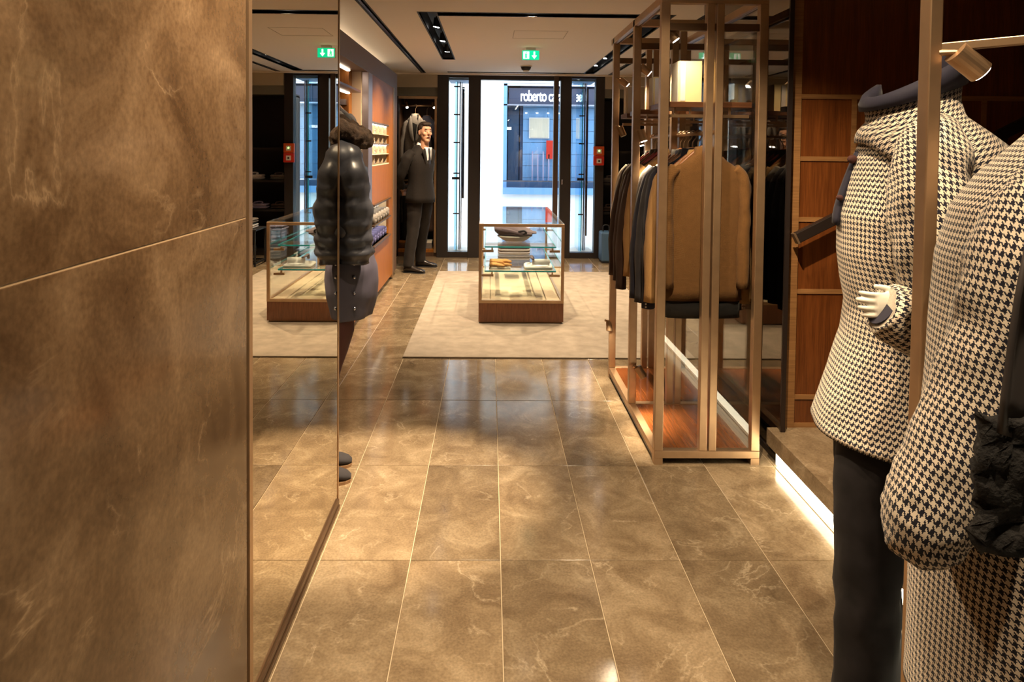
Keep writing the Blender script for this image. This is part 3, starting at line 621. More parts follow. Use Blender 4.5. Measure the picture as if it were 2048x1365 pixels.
for (z, x, mt, nm) in ((.862,-1.36,'white','white rolled shirt on the rear step of the lower niche\'s top shelf'), (.791,-1.24,'greyj','grey rolled shirt at the front of the lower niche\'s top shelf'), (.667,-1.36,'white','white rolled shirt on the rear step of the lower niche\'s bottom shelf'), (.581,-1.27,'bluew','navy rolled shirt at the front of the lower niche\'s bottom shelf')):
    for c in range(6):
        o = bpy.data.objects.new('rolled_shirt', rolls[mt]); COL.objects.link(o); o.location = (x, 6.72+c*.17, z); tag(o, nm, 'rolled shirt', nm.split(' rolled')[0]+' rolled shirts in the lower niche')
for k, (yy, mt, lab) in enumerate(((5.55,'greyj','grey jacket with pale piping on the left cabinet rail, nearest the mirror'), (5.75,'blackcl','black jacket with pale piping in the middle of the left cabinet rail'), (5.98,'navy2','charcoal jacket with pale piping on the left cabinet rail, next to the wood partition'))):
    hanging('jacket', lab, 'jacket', 'jackets in the left wall cabinet', -1.37, yy, 1.88, 1.10, .185, mt, 1.99, trim='offwhite', lapel='blackcl', seed=k*2.2)

# ------------------------------------------------------------------ wardrobes beside the entrance
rl = thing('wardrobe_rail', 'bronze hanging rail with small lamps across the top of the wardrobe behind the man', 'rail', (-1.02, 9.95, 2.16))
MB().cyl((-1.295,9.95,2.16), (-.79,9.95,2.16), .014, 12).build('rail_tube', MT['bronze'], rl, smooth=True)
for x in (-1.22, -.83): MB().cyl((x,9.9,2.20), (x+.02,9.86,2.13), .022, 14).build('rail_lamp', MT['bronze'], rl); MB().cyl((x+.02,9.86,2.13), (x+.022,9.856,2.124), .018, 12).build('lamp_lens', MT['lens'], rl)
r2 = thing('wardrobe_rail', 'bronze lower hanging rail in the wardrobe beside the man', 'rail', (-1.02, 9.95, 1.07)); MB().cyl((-1.295,9.95,1.07), (-.79,9.95,1.07), .012, 12).build('rail_tube', MT['bronze'], r2, smooth=True); MB().box(-1.295,-.79,9.96,9.98,1.06,1.08).build('rail_backing', MT['bronze2'], r2)
spot_light((-1.02, 9.76, 2.22), (-1.08, 9.98, 1.5), 3.2, 110)
hanging('jacket', 'light grey suit jacket hanging open-fronted above the man by the entrance', 'jacket', 'garments in the wardrobe by the entrance', -1.085, 9.93, 1.985, 1.17, .165, 'greyj', 2.16, lapel='greyj', shirt='blackcl', slv=.62, seed=1.3)
hanging('jacket', 'black jacket hanging behind the man\'s head, right of the grey suit jacket', 'jacket', 'garments in the wardrobe by the entrance', -.935, 10.10, 1.97, 1.20, .16, 'navy', 2.16, slv=.6, seed=2.3)
for k, (x, mt, lab) in enumerate(((-1.20,'blackcl','black trousers and jacket on the lower wardrobe rail left of the man'), (-1.06,'navy2','charcoal garment on the lower wardrobe rail hidden mostly by the man'), (-.86,'brown','brown garment on the lower wardrobe rail right of the man'))):
    hanging('hanging_garment', lab, 'garment', 'garments on the lower wardrobe rail', x, 9.93, .96, .22+.06*k, .085, mt, 1.07, slv=.5, out=.0, thick=.07, seed=k+.4)
for k in range(2):
    b = thing('shoe_box', ('brown shoe box at the bottom of the wardrobe, left', 'grey shoe box at the bottom of the wardrobe behind the man\'s legs')[k], 'box', (-1.2+.27*k, 9.95, .10)); x = -1.2+.27*k
    part(b, 'box_body', ('bronze2','greyj')[k], (x-.1,x+.1,9.8,10.1,.10,.18)); part(b, 'lid', ('honey','offwhite')[k], (x-.103,x+.103,9.797,10.103,.18,.205))
# dark shelves to the right of the entrance (also seen in the mirror)
ds = thing('dark_shelf_unit', 'black unlit shelf unit right of the entrance holding folded clothes', 'shelf', (1.95, 10.0, 0))
for z in (.62, 1.04, 1.5): part(ds, 'shelf_board', 'darkwall', (1.608,2.30,9.74,10.3,z,z+.03))
for k, (x, z, mt) in enumerate(((1.75,1.072,'greyj'), (2.12,1.072,'white'), (2.05,.652,'lilac'), (1.74,.652,'brown'))):
    o = bpy.data.objects.new('folded_shirt', folded(mt, .26, .22, .07)); COL.objects.link(o); o.location = (x, 9.92, z); o.rotation_euler.z = -PI/2
    tag(o, ('grey folded garment on the dark shelf right of the entrance','white folded garment on the dark shelf right of the entrance','lilac folded garment on the lower dark shelf by the entrance','brown folded garment on the lower dark shelf by the entrance')[k], 'folded garment', 'folded clothes on the dark shelves')
tb = thing('side_table', 'low black metal frame side table carrying folded clothes, seen in the mirror', 'table', (1.92, 8.95, 0))
m = MB()
for x in (1.72, 2.12):
    for y in (8.75, 9.15): MB().box(x-.01,x+.01,y-.01,y+.01,0,.46).build('leg', MT['black'], tb)
part(tb, 'table_top', 'black', (1.70,2.14,8.73,9.17,.46,.48)); part(tb, 'lower_frame', 'black', (1.71,2.13,8.74,8.76,.03,.05), (1.71,2.13,9.14,9.16,.03,.05), (1.71,1.73,8.76,9.14,.03,.05), (2.11,2.13,8.76,9.14,.03,.05))
for k, mt in enumerate(('white','greyj')):
    o = bpy.data.objects.new('folded_shirt', folded(mt, .3, .3, .05)); COL.objects.link(o); o.location = (1.92, 8.95, .482+.052*1.35*k); tag(o, ('white folded shirt lying on the black side table','grey folded shirt topmost on the black side table')[k], 'folded shirt', 'clothes on the side table')
bc = thing('blue_case', 'blue leather case standing between the side table and the entrance', 'case', (1.62, 9.45, 0)); part(bc, 'case_body', 'pavblue', (1.53,1.69,9.22,9.50,.02,.42), bevel=.02); part(bc, 'case_foot', 'black', (1.54,1.68,9.23,9.49,0,.02)); MB().tube([(1.57,9.36,.42),(1.575,9.36,.50),(1.645,9.36,.50),(1.65,9.36,.42)], .008, 8, sub=4).build('handle', MT['black'], bc, smooth=True)

# ------------------------------------------------------------------ glass display case
vt = thing('display_case', 'glass display case with bronze frame on a walnut base standing on the rug', 'display case', (.285, 6.83, .012))
X0, X1, Y0, Y1, ZB, ZT, a = -.09, .66, 5.95, 7.71, .19, .89, .026
part(vt, 'plinth', 'bronze2', (X0+.015,X1-.015,Y0+.015,Y1-.015,.012,.026))
part(vt, 'base_front', 'walnutx', (X0+.002,X1-.002,Y0+.002,Y0+.022,.026,ZB)); part(vt, 'base_back', 'walnutx', (X0+.002,X1-.002,Y1-.022,Y1-.002,.026,ZB)); part(vt, 'base_side', 'walnutx', (X0+.002,X0+.022,Y0+.022,Y1-.022,.026,ZB)); part(vt, 'base_side', 'walnutx', (X1-.022,X1-.002,Y0+.022,Y1-.022,.026,ZB))
part(vt, 'case_floor', 'cream', (X0+.022,X1-.022,Y0+.022,Y1-.022,ZB-.01,ZB+.012))
for x in (X0, X1-a):
    for y in (Y0, Y1-a): part(vt, 'corner_post', 'bronze', (x,x+a,y,y+a,ZB+a,ZT-a), bevel=.002)
for z in (ZB, ZT-a):
    for y in (Y0, Y1-a): part(vt, 'frame_rail', 'bronze', (X0,X1,y,y+a,z,z+a), bevel=.002)
    for x in (X0, X1-a): part(vt, 'frame_rail', 'bronze', (x,x+a,Y0+a,Y1-a,z,z+a), bevel=.002)
part(vt, 'top_pane', 'gglass', (X0+.004,X1-.004,Y0+.004,Y1-.004,ZT+.0005,ZT+.006)); part(vt, 'front_pane', 'glass', (X0+a,X1-a,Y0+.011,Y0+.016,ZB+a,ZT-a)); part(vt, 'back_pane', 'glass', (X0+a,X1-a,Y1-.016,Y1-.011,ZB+a,ZT-a))
for x in (X0+.010, X1-.016): part(vt, 'side_pane', 'glass', (x,x+.005,Y0+a,Y1-a,ZB+a,ZT-a))
for z in (.446, .664):
    sh = part(vt, 'glass_shelf', 'gglass', (-.035,.595,6.08,7.58,z,z+.010)); part(sh, 'polished_edge', 'edge', (-.036,.596,6.072,6.080,z-.0015,z+.0115)); part(sh, 'polished_edge', 'edge', (.595,.601,6.08,7.58,z-.001,z+.011)); part(sh, 'polished_edge', 'edge', (-.041,-.035,6.08,7.58,z-.001,z+.011))
    for x0, x1, xp in ((X0+a,.04,.02), (.54,X1-a,.56)):
        for y in (6.00, 7.60): br = part(vt, 'shelf_bracket', 'bronze', (x0,x1,y+.06,y+.082,z-.04,z-.02)); part(br, 'bracket_pin', 'bronze', (xp,xp+.014,y+.062,y+.08,z-.02,z-.001))
# what lies in the case
st = thing('scarf_stand', 'pale grey cone stand carrying the mauve grey scarf on the upper glass shelf', 'stand', (.24, 6.45, .6745)); MB().tube([(.24,6.45,.675),(.24,6.45,.69),(.24,6.45,.72)], [(.085,.07),(.12,.09),(.16,.11)], 24, sub=3).build('cone', MT['pinkwood'], st, smooth=True); MB().tube([(.24,6.45,.72),(.24,6.45,.728)], [(.165,.115),(.165,.115)], 24).build('rim_plate', MT['white'], st)
m = MB(); rg = []
for i in range(15):
    u = i/14; x = .045+u*.40; h = .010+.055*math.sin(PI*min(1, u*1.05+.02))**.7*(1-.35*u); zc = .755+.035*(1-u)**1.5
    rg.append([V((x, 6.45+math.cos(t)*(.03+.09*math.sin(PI*(.08+u*.86))), zc+math.sin(t)*h*(1+.25*math.sin(3*t+u*5)))) for t in [2*PI*k/18 for k in range(18)]])
sc_ = thing('scarf', 'mauve grey knitted scarf rolled up on the upper glass shelf of the display case', 'scarf', (.24, 6.45, .73)); m.loft(rg).wrinkle(.008, 16, 3).build('wool_roll', MT['scarf'], sc_, smooth=True)
MB().tube([(.12,6.37,.79),(.2,6.35,.775),(.30,6.345,.75),(.40,6.36,.745)], [(.012,.018),(.02,.022),(.02,.018),(.01,.012)], 10, sub=3).build('fold', MT['scarf'], sc_, smooth=True); MB().tube([(.27,6.335,.775),(.32,6.33,.785),(.345,6.335,.765),(.31,6.335,.752)], .009, 8, sub=3).build('loop', MT['navy2'], sc_, smooth=True)
for k, (y, z, mt, lab) in enumerate(((7.15,.456,'pinkwood','grey folded sweater in the middle of the lower glass shelf'), (7.15,.52,'scarf','mauve folded sweater stacked in the middle of the lower glass shelf'), (7.2,.6745,'lilac','lilac folded shirt at the back of the upper glass shelf'))):
    o = bpy.data.objects.new('folded_sweater', folded(mt, .34, .30, .06)); COL.objects.link(o); o.location = (.26, y, z); o.rotation_euler.z = -PI/2; tag(o, lab, 'sweater', 'folded knitwear in the display case')
pd = MB().box(.0, .195, 6.14, 6.34, .4565, .476).build('display_block', MT['offwhite'], bevel=.002); tag(pd, 'low cream block under the tan gloves on the lower glass shelf', 'block')
gl = thing('gloves', 'pair of tan suede gloves on a cream block in the display case', 'gloves', (.1, 6.22, .477))
for g in range(2):
    dy = .05*g-.02; z = .492+.022*g; m = MB(); m.loft([[V((x, 6.22+dy+math.cos(t)*wd, z+math.sin(t)*h)) for t in [2*PI*k/14 for k in range(14)]] for x, wd, h in ((.005,.045,.018),(.03,.05,.02),(.08,.052,.02),(.12,.05,.017),(.13,.046,.013))])
    for q in range(4): m.tube([(.12,6.187+dy+q*.022,z),(.16,6.184+dy+q*.023,z+.004),(.195+.012*(q in (1,2)),6.182+dy+q*.024,z-.006)], [.012,.011,.007], 8, sub=2)
    m.tube([(.07,6.17+dy,z),(.11,6.150+dy,z-.002),(.14,6.148+dy,z-.006)], [.012,.012,.007], 8, sub=2)
    m.build('glove', MT['gloves'], gl, smooth=True)
ss = thing('dress_shirt', 'white folded dress shirt with a round standing collar in the display case', 'shirt', (.46, 6.22, .457))
m = MB(); m.loft([sring(.45,6.24,z,a_,b_,28,5) for z, a_, b_ in ((.457,.125,.13),(.462,.13,.135),(.478,.13,.135),(.486,.12,.125))]); m.build('folded_body', MT['white'], ss, smooth=True)
m = MB(); m.loft([[V((.475+r*math.cos(t), 6.21+r*.85*math.sin(t), z-.012*math.sin(t))) for t in [2*PI*k/28 for k in range(28)]] for r, z in ((.078,.488),(.083,.51),(.079,.54),(.072,.54),(.075,.51),(.07,.49))], False, False); m.build('collar', MT['white'], ss, smooth=True)
MB().tube([(.40,6.15,.55),(.385,6.22,.556),(.40,6.33,.55),(.42,6.42,.50)], [(.014,.008)]*4, 8, sub=3).build('bow_tie_ribbon', MT['scarf'], ss, smooth=True)

# ------------------------------------------------------------------ garment rack
rk = thing('garment_rack', 'tall bronze framed garment rack with glass leaves and a walnut deck', 'garment rack', (1.083, 3.96, 0))
RX0, RX1, RY0, RY1, P_, RT = .822, 1.342, 3.30, 4.62, .042, 2.30
XP = ((RX0, RX0+P_), (1.043, 1.080), (1.090, 1.127), (RX1-P_, RX1)); YP = ((RY0, RY0+P_), (3.925, 3.925+P_), (RY1-P_, RY1))
for (y0, y1) in YP:
    for (x0, x1) in XP: part(rk, 'post', 'bronze', (x0,x1,y0,y1,.069,RT-.04), bevel=.0025)
    part(rk, 'cross_beam', 'bronze', (RX0,RX1,y0,y1,RT-.04,RT), bevel=.002); part(rk, 'base_rail', 'bronze', (RX0,RX1,y0,y1,.032,.0685), bevel=.002)
    part(rk, 'head_rail', 'bronze2', (RX0+P_,RX1-P_,y0+.008,y1-.008,2.13,2.165))
for (x0, x1) in (XP[0], XP[3]):
    part(rk, 'long_beam', 'bronze', (x0,x1,RY0+P_,RY1+.06,RT-.04,RT), bevel=.002)
    for (y0, y1) in ((RY0+P_,3.925), (3.925+P_,RY1-P_)): part(rk, 'base_rail', 'bronze', (x0,x1,y0,y1,.032,.0685), bevel=.002)
    part(rk, 'slot_shade', 'gunmetal', (x0+.004,x1-.006,RY0+.06,RY1-.06,.012,.032)); part(rk, 'top_light_channel', 'chrome', (x0+.012,x0+.024,RY0+P_,RY1,RT-.048,RT-.04))  # dark strip stands in for the shade in the slot under the base rail
    for (y0, y1) in ((RY0, RY0+.05), (RY1-.05, RY1)): part(rk, 'foot', 'bronze', (x0,x1,y0,y1,0,.032))
for (y0, y1) in ((RY0+P_,3.925), (3.925+P_,RY1-P_)):
    n = 5; wd = (RX1-RX0-2*P_)/n
    for k in range(n): part(rk, 'plank', 'planks', (RX0+P_+k*wd+.0006, RX0+P_+(k+1)*wd-.0006, y0, y1, .045, .0645))
for (x0, x1) in ((RX0+P_,1.043), (1.127,RX1-P_)): part(rk, 'glass_leaf', 'glass', (x0,x1,RY0+.018,RY0+.023,.07,RT-.04))
for (y0, y1) in ((RY0+P_,3.925), (3.925+P_,RY1-P_)): part(rk, 'side_pane', 'glass', (RX1-.022,RX1-.017,y0,y1,.07,RT-.04))
for (y0, y1, z) in ((3.40,3.74,1.765), (4.00,4.26,1.76), (4.36,4.56,1.755)):
    part(rk, 'shelf_board', 'shelfwood', (RX0+.05,RX1-.035,y0,y1,z,z+.028), bevel=.002); part(rk, 'shelf_bearer', 'bronze', (RX0+.03,RX1-P_,y0+.02,y0+.036,z-.05,z-.034)); 
    for x in (RX0+.10, 1.0, 1.2): part(rk, 'shelf_pin', 'bronze', (x,x+.008,y0+.022,y0+.034,z-.034,z))
MB().cyl((1.085,RY0+.02,1.638), (1.085,RY1-.02,1.638), .011, 12).build('hanging_rail', MT['bronze'], rk, smooth=True)
for (x, y, z, dx, dz, on) in ((.868,4.58,2.02,.06,-.05,1), (.868,3.95,2.03,.06,-.05,1), (.868,4.57,1.70,.03,-.07,0), (.868,3.93,1.66,.02,-.07,1), (1.0,4.56,1.64,.01,-.06,1), (.822,4.60,.38,.0,-.04,0), (.868,3.90,.29,.03,-.05,0), (.87,3.36,2.14,.05,-.07,1)):
    p = V((x, y, z)); d = V((dx, -.01, dz)).normalized()
    s = MB().cyl(p-d*.005, p+d*.062, .0225, 18).build('spotlight', MT['bronze'], rk); MB().cyl(p+d*.0625, p+d*.065, .018, 14).build('lens', MT['lens' if on else 'dwhite'], s); MB().cyl(p-V((.03 if dx >= 0 else -.03,0,-.008)), p, .008, 8).build('swivel', MT['bronze'], s)
    if on: spot_light(p+d*.07, p+d+V((0,.5 if y < 3.4 else 0,0)), 2.2 if y < 3.4 else 9, 90, rad=.015)
spot_light((.84, 3.75, .26), (.95,3.7,.05), 2.2, 110, rad=.02); spot_light((.80, 4.05, .36), (.78,4.1,0), 3, 100, rad=.02); spot_light((.80, 4.5, .42), (.76,4.5,0), 3.5, 95, rad=.02); spot_light((.80, 3.55, .36), (.77,3.6,0), 2.5, 95, rad=.02)
def cbox(x0, x1, y0, y1, z0, z1, lab, mt='book'):
    b = thing('presentation_box', lab, 'box', ((x0+x1)/2, (y0+y1)/2, z0), 'presentation boxes on the rack shelves'); part(b, 'box_sleeve', mt, (x0,x1,y0,y1,z0,z1), bevel=.003); part(b, 'spine', 'offwhite', (x0-.003,x0,y0+.004,y1-.004,z0+.003,z1-.003)); part(b, 'panel_print', 'white', (x0+.01,x0+.035,y0-.002,y0,z0+.008,z1-.008)); return b
cbox(.955,1.075,3.47,3.60,1.794,2.005,'large cream presentation box upright on the front shelf of the rack')
cbox(.965,1.05,4.05,4.15,1.789,1.985,'cream presentation box on the middle shelf of the rack'); cbox(.88,1.0,4.42,4.50,1.784,1.96,'pale presentation box on the far shelf of the rack, left of the others','offwhite')
cbox(1.13,1.21,4.06,4.16,1.789,1.95,'cream presentation box on the middle shelf, right of its neighbour')
G1, G2 = 'garments in the front bay of the rack', 'garments in the rear bay of the rack'
hanging('sweater', 'tan knitted sweater over a dark shirt, frontmost on the garment rack', 'sweater', G1, 1.088, 3.445, 1.515, .79, .205, 'tan', 1.638, thick=.05, slv=.66, out=-.012, inner='blackcl', seed=.7)
for k, (y, mt, zs, hem, slv, lab, cu, out) in enumerate(((3.545,'tanlt',1.50,.76,.74,'camel wool cardigan directly behind the tan sweater on the rack',None,.03), (3.64,'navy',1.505,.70,.80,'navy wool coat with white cuff buttons, third garment on the rack','white',.02), (3.72,'navy2',1.50,.73,.78,'charcoal jacket hanging behind the navy coat on the rack',None,.04), (3.80,'navy',1.495,.74,.77,'navy jacket next to the charcoal one on the rack',None,.05), (3.87,'greyj',1.50,.80,.70,'grey jacket at the back of the front bay of the rack',None,.02))):
    hanging('jacket' if k else 'cardigan', lab, 'jacket' if k else 'cardigan', G1, 1.085, y, zs, hem, .212, mt, 1.638, thick=.031, slv=slv, out=out, cuffs=cu, seed=k*1.7+1)
for k, (y, mt, zs, slv, lab, hm) in enumerate(((4.06,'tanlt',1.50,.70,'camel jacket, first garment in the rear bay of the rack','hwood'), (4.145,'brown',1.505,.80,'brown wool coat behind the camel jacket in the rear bay','hred'), (4.23,'brown',1.50,.76,'brown wool coat in the middle of the rear bay of the rack','hred'), (4.315,'olive',1.50,.70,'olive jacket in the rear bay of the rack','hwood'), (4.40,'brown',1.495,.75,'brown wool coat second from the entrance end of the rack','hred'), (4.485,'offwhite',1.49,.55,'pale linen shirt last on the rack towards the entrance','hwood'))):
    hanging('jacket' if k < 5 else 'shirt', lab, 'jacket' if k < 5 else 'shirt', G2, 1.075, y, zs, .76 if k < 5 else .95, .212, mt, 1.638, hm, thick=.034, slv=slv, out=.055 if k in (1,2,4) else .03, seed=k*2.1+4)

# ================================================================== NEAR DISPLAY FRAME
df = thing('display_stand', 'near bronze display stand post with a crossbar and a small spotlight', 'display stand', (.916, 1.42, 0))
part(df, 'post', 'bronze', (.903,.931,1.400,1.436,.012,2.45), bevel=.003); part(df, 'foot_plate', 'bronze', (.86,.975,1.36,1.475,0,.012))
MB().bar((.931,1.41,1.768), (1.28,1.19,1.785), .018, .018).build('cross_bar', MT['bronze'], df, bevel=.002)
MB().cyl((.926,1.405,1.757), (.955,1.392,1.757), .007, 10).build('swivel_arm', MT['bronze'], df)
q0 = V((.950,1.39,1.757)); qd = V((.62,-.05,-.50)).normalized()
s = MB().cyl(q0, q0+qd*.066, .0245, 24).build('spotlight', MT['bronze'], df); MB().cyl(q0+qd*.0662, q0+qd*.069, .020, 18).build('lens', MT['lens'], s); spot_light(q0+qd*.08, q0+qd, 6, 70)

# ================================================================== MANNEQUINS
def eloft(prof, n=56, fold=.0, seed=0, k=7, e=2.25, cap=True):
    """prof rows: z, x_left, x_right, y_centre, y_half"""
    rings = []
    zt, zb = prof[0][0], prof[-1][0]
    for i in range(len(prof)-1):
        for s_ in range(5):
            t = s_/5; r = [prof[i][c]*(1-t)+prof[i+1][c]*t for c in range(5)]
            g = fold*max(0, (zt-r[0])/(zt-zb)-.2); rings.append(sring((r[1]+r[2])/2, r[3], r[0], (r[2]-r[1])/2, r[4], n, e, g, seed, k))
    r = prof[-1]; rings.append(sring((r[1]+r[2])/2, r[3], r[0], (r[2]-r[1])/2, r[4], n, e, fold*.8, seed, k))
    for ring in rings: ring.reverse()
    # start the seam on the hidden side so that the pattern is centred on the near side
    return MB().loft([r_[n//2:]+r_[:n//2] for r_ in rings], cap, cap, umid=n//2)
def leg(path, rad, mat, parent, n=20, name='trouser_leg'): return MB().tube(path, rad, n, sub=6, fold=.16, nf=4).build(name, MT[mat], parent, smooth=True)
def shoe(parent, heel, toe, mat='shoe', sole='black'):
    h, t = V(heel), V(toe); d = (t-h).normalized(); ln = (t-h).length; R = Matrix.Rotation(math.atan2(d.y, d.x), 4, 'Z')
    prof = [(-.01,.024,.05,.0),(.03,.036,.10,.0),(.08,.038,.10,.0),(.13,.036,.078,.0),(.18,.044,.058,.0),(.23,.046,.046,.0),(.265,.036,.036,.0),(.285,.016,.022,.0)]
    rings = []
    for x, hw, hh, _ in prof:
        x = x/.285*ln; rings.append([V((x, hw*math.cos(a_), .012+max(0, hh*(.5+.5*math.sin(a_)))*1.0)) for a_ in [2*PI*k/16 for k in range(16)]])
    m = MB().loft(rings).xf(Matrix.Translation(h) @ R); o = m.build('shoe', MT[mat], parent, smooth=True)
    rs = []
    for z in (0, .014): rs.append([V((x/.285*ln, sg*hw*1.04, z)) for sg, pr in ((1, prof), (-1, prof[::-1])) for x, hw, _, _ in pr])
    MB().loft(rs).xf(Matrix.Translation(h) @ R).build('sole', MT[sole], o); return o
def hand_mesh(wrist, direction, up, size=1., curl=.5, mirror=1, voxel=.0042):
    """palm, four unequal bent fingers and a thumb from the side of the palm; fingers along +x, thumb side +y*mirror, back of hand +z"""
    m = MB(); s_ = size
    m.loft([[V((x*s_, (yc+wd*math.cos(a_))*s_*mirror, h*math.sin(a_)*s_)) for a_ in [2*PI*k/14 for k in range(14)]] for x, yc, wd, h in ((-.045,0,.024,.018),(0,0,.026,.019),(.03,.002,.037,.018),(.065,.0,.042,.015),(.088,-.002,.040,.012),(.094,-.002,.034,.008))])
    for q, (y, ln) in enumerate(((.030,.070),(.010,.080),(-.012,.074),(-.032,.058))):
        p = V((.082,y,0)); pts = [p]; an = .12+curl*.25
        for sg in (.42,.32,.26): p = p+V((math.cos(an)*ln*sg, (y*.12)*sg, -math.sin(an)*ln*sg)); pts.append(p); an += curl*.75
        m.tube([V((a_.x*s_, a_.y*s_*mirror, a_.z*s_)) for a_ in pts], [.0095*s_,.0088*s_,.0080*s_,.0058*s_], 10, sub=3)
    m.tube([V((x*s_, y*s_*mirror, z*s_)) for x, y, z in ((.012,.022,-.002),(.038,.045,-.010),(.066,.054,-.018),(.088,.055,-.024))], [.014*s_,.0115*s_,.0098*s_,.007*s_], 10, sub=3)
    d = V(direction).normalized(); u = V(up); u = (u-d*u.dot(d)).normalized(); sd = u.cross(d)
    R = Matrix((d, sd, u)).transposed().to_4x4(); R.translation = V(wrist)
    return remesh(m.xf(R), voxel, 2)

# --- farther houndstooth coat
m1 = thing('mannequin', 'headless mannequin in a houndstooth wool coat and dark trousers, behind the near bronze post', 'mannequin', (1.03, 1.80, 0), 'houndstooth mannequins')
part(m1, 'base_plate', 'gunmetal', (.88,1.22,1.62,1.86,0,.008))
C1 = [(1.645,1.055,1.185,1.80,.085), (1.615,1.040,1.235,1.80,.125), (1.57,1.020,1.290,1.80,.165), (1.52,1.000,1.325,1.80,.190), (1.45,.975,1.345,1.80,.205), (1.38,.953,1.350,1.80,.205), (1.28,.953,1.345,1.80,.200), (1.20,.966,1.335,1.80,.195), (1.14,.979,1.33,1.80,.192), (1.05,.974,1.335,1.80,.200), (.94,.946,1.35,1.80,.215), (.86,.920,1.37,1.80,.228), (.80,.900,1.385,1.80,.238)]
eloft(C1, fold=.016, seed=1.1, k=6).wrinkle(.011, 7, 1, (1,1,.6)).build('coat_body', MT['hound'], m1, smooth=True)
# near sleeve: upper arm down, forearm brought forward to the front edge
MB().tube([(1.12,1.70,1.60),(1.065,1.632,1.545),(1.028,1.578,1.43),(1.033,1.556,1.30),(1.053,1.550,1.20),(1.04,1.548,1.145),(.975,1.545,1.16),(.916,1.542,1.187),(.903,1.542,1.193)], [.055,.082,.088,.086,.083,.082,.074,.066,.048], 30, sub=6, fold=.14, nf=4).build('sleeve', MT['hound'], m1, smooth=True)
MB().tube([(1.13,1.93,1.575),(1.15,1.985,1.48),(1.17,2.02,1.33),(1.16,2.03,1.15),(1.13,2.02,1.02)], [.055,.08,.078,.07,.06], 24, sub=5, fold=.14).build('sleeve', MT['hound'], m1, smooth=True)
MB().cyl((.908,1.542,1.190), (.9015,1.542,1.194), .042, 22).build('cuff_lining', MT['navycl'], m1, smooth=False)
hand_mesh((.958,1.540,1.197), (-1,.05,.03), (.05,-1,.10), .74, .9, -1, .003).build('hand', MT['mannequin'], m1, smooth=True)
# draped shawl collar, raised navy inner collar and dark front edge
def c1pt(ph, z, off):
    zz = min(C1[0][0], max(C1[-1][0], z))
    for i in range(len(C1)-1):
        if C1[i][0] >= zz >= C1[i+1][0]:
            t = (C1[i][0]-zz)/(C1[i][0]-C1[i+1][0]); r = [C1[i][c]*(1-t)+C1[i+1][c]*t for c in range(5)]; break
    return V(((r[1]+r[2])/2-((r[2]-r[1])/2+off)*math.cos(ph), r[3]-(r[4]+off)*math.sin(ph), z))
def rim(ph, v, rr): x = 1.118-math.cos(ph)*rr; return V((x, 1.80-math.sin(ph)*rr*.95, 1.615+(.078+.55*(x-1.01))*v))
G = []
for i in range(25):
    ph = math.radians(-70+i*11); zt = rim(ph, .62, .105); zl = 1.575-.115*min(1, max(0, math.sin(ph*.75)))
    G.append([rim(ph, .62, .108)]+[(lambda t: c1pt(ph, (zt.z-.02)*(1-t)+zl*t, .016+.016*math.sin(PI*t)+.006*math.sin(4*ph+3*t)).lerp(rim(ph, .5, .115), max(0, 1-3.2*t)))(q/7) for q in range(1, 8)])
MB().sheet(G, .012).build('shawl_collar', MT['hound'], m1, smooth=True)
G = [[rim(math.radians(-75+i*12), v, rr) for v, rr in ((0,.088),(.4,.096),(.8,.104),(1.0,.108),(1.02,.118),(.85,.124),(.6,.122))] for i in range(26)]
MB().sheet(G, .008).build('raised_collar', MT['navycl'], m1, smooth=True)
MB().ell((1.12,1.80,1.625), (.085,.082,.035), 18).build('neck_cap', MT['navycl'], m1, smooth=True)
G = [[c1pt(math.radians(p_), z, .008) for p_ in (-60,-42,-28,-17+k)] for k, z in enumerate((1.55,1.52,1.48,1.44,1.40,1.37,1.35))]
lp = MB().sheet(G, .012).build('front_edge', MT['navycl'], m1, smooth=True)
MB().ell(c1pt(math.radians(-12), 1.425, .016), (.010,.008,.008), 10).build('button', MT['maroon'], lp, smooth=True)
MB().ell(c1pt(math.radians(-14), 1.53, .020), (.014,.010,.012), 10).build('button', MT['maroon'], lp, smooth=True)
leg([(1.02,1.75,.86),(1.00,1.73,.70),(.985,1.71,.52),(.98,1.70,.34),(.98,1.69,.16),(.98,1.69,.05)], [(.10,.092),(.092,.085),(.080,.076),(.076,.074),(.079,.078),(.083,.082)], 'velvet', m1, 24)
leg([(1.07,1.86,.86),(1.06,1.85,.70),(1.055,1.83,.52),(1.055,1.82,.34),(1.055,1.81,.16),(1.055,1.81,.05)], [(.10,.092),(.088,.085),(.076,.076),(.072,.072),(.075,.075),(.078,.078)], 'velvet', m1, 24)
shoe(m1, (1.03,1.69,.008), (.79,1.66,.008)); shoe(m1, (1.10,1.81,.008), (.86,1.80,.008))

# --- nearest houndstooth coat at the picture's right edge
m2 = thing('mannequin', 'mannequin in a houndstooth coat with black fleece and grey satin scarf, nearest the camera', 'mannequin', (1.03, 1.19, 0), 'houndstooth mannequins')
part(m2, 'pedestal', 'black', (.88,1.24,1.0,1.36,0,.08), bevel=.004)
C2 = [(1.60,.985,1.105,1.19,.085), (1.56,.95,1.15,1.19,.13), (1.51,.905,1.20,1.19,.175), (1.45,.865,1.225,1.19,.198), (1.36,.84,1.235,1.19,.205), (1.22,.825,1.235,1.19,.200), (1.08,.815,1.235,1.19,.195), (.95,.808,1.24,1.19,.198), (.80,.803,1.245,1.19,.202), (.62,.802,1.25,1.19,.205), (.52,.800,1.25,1.19,.205)]
eloft(C2, fold=.012, seed=2.3, k=5).wrinkle(.009, 7, 4, (1,1,.5)).build('coat_body', MT['houndb'], m2, smooth=True)
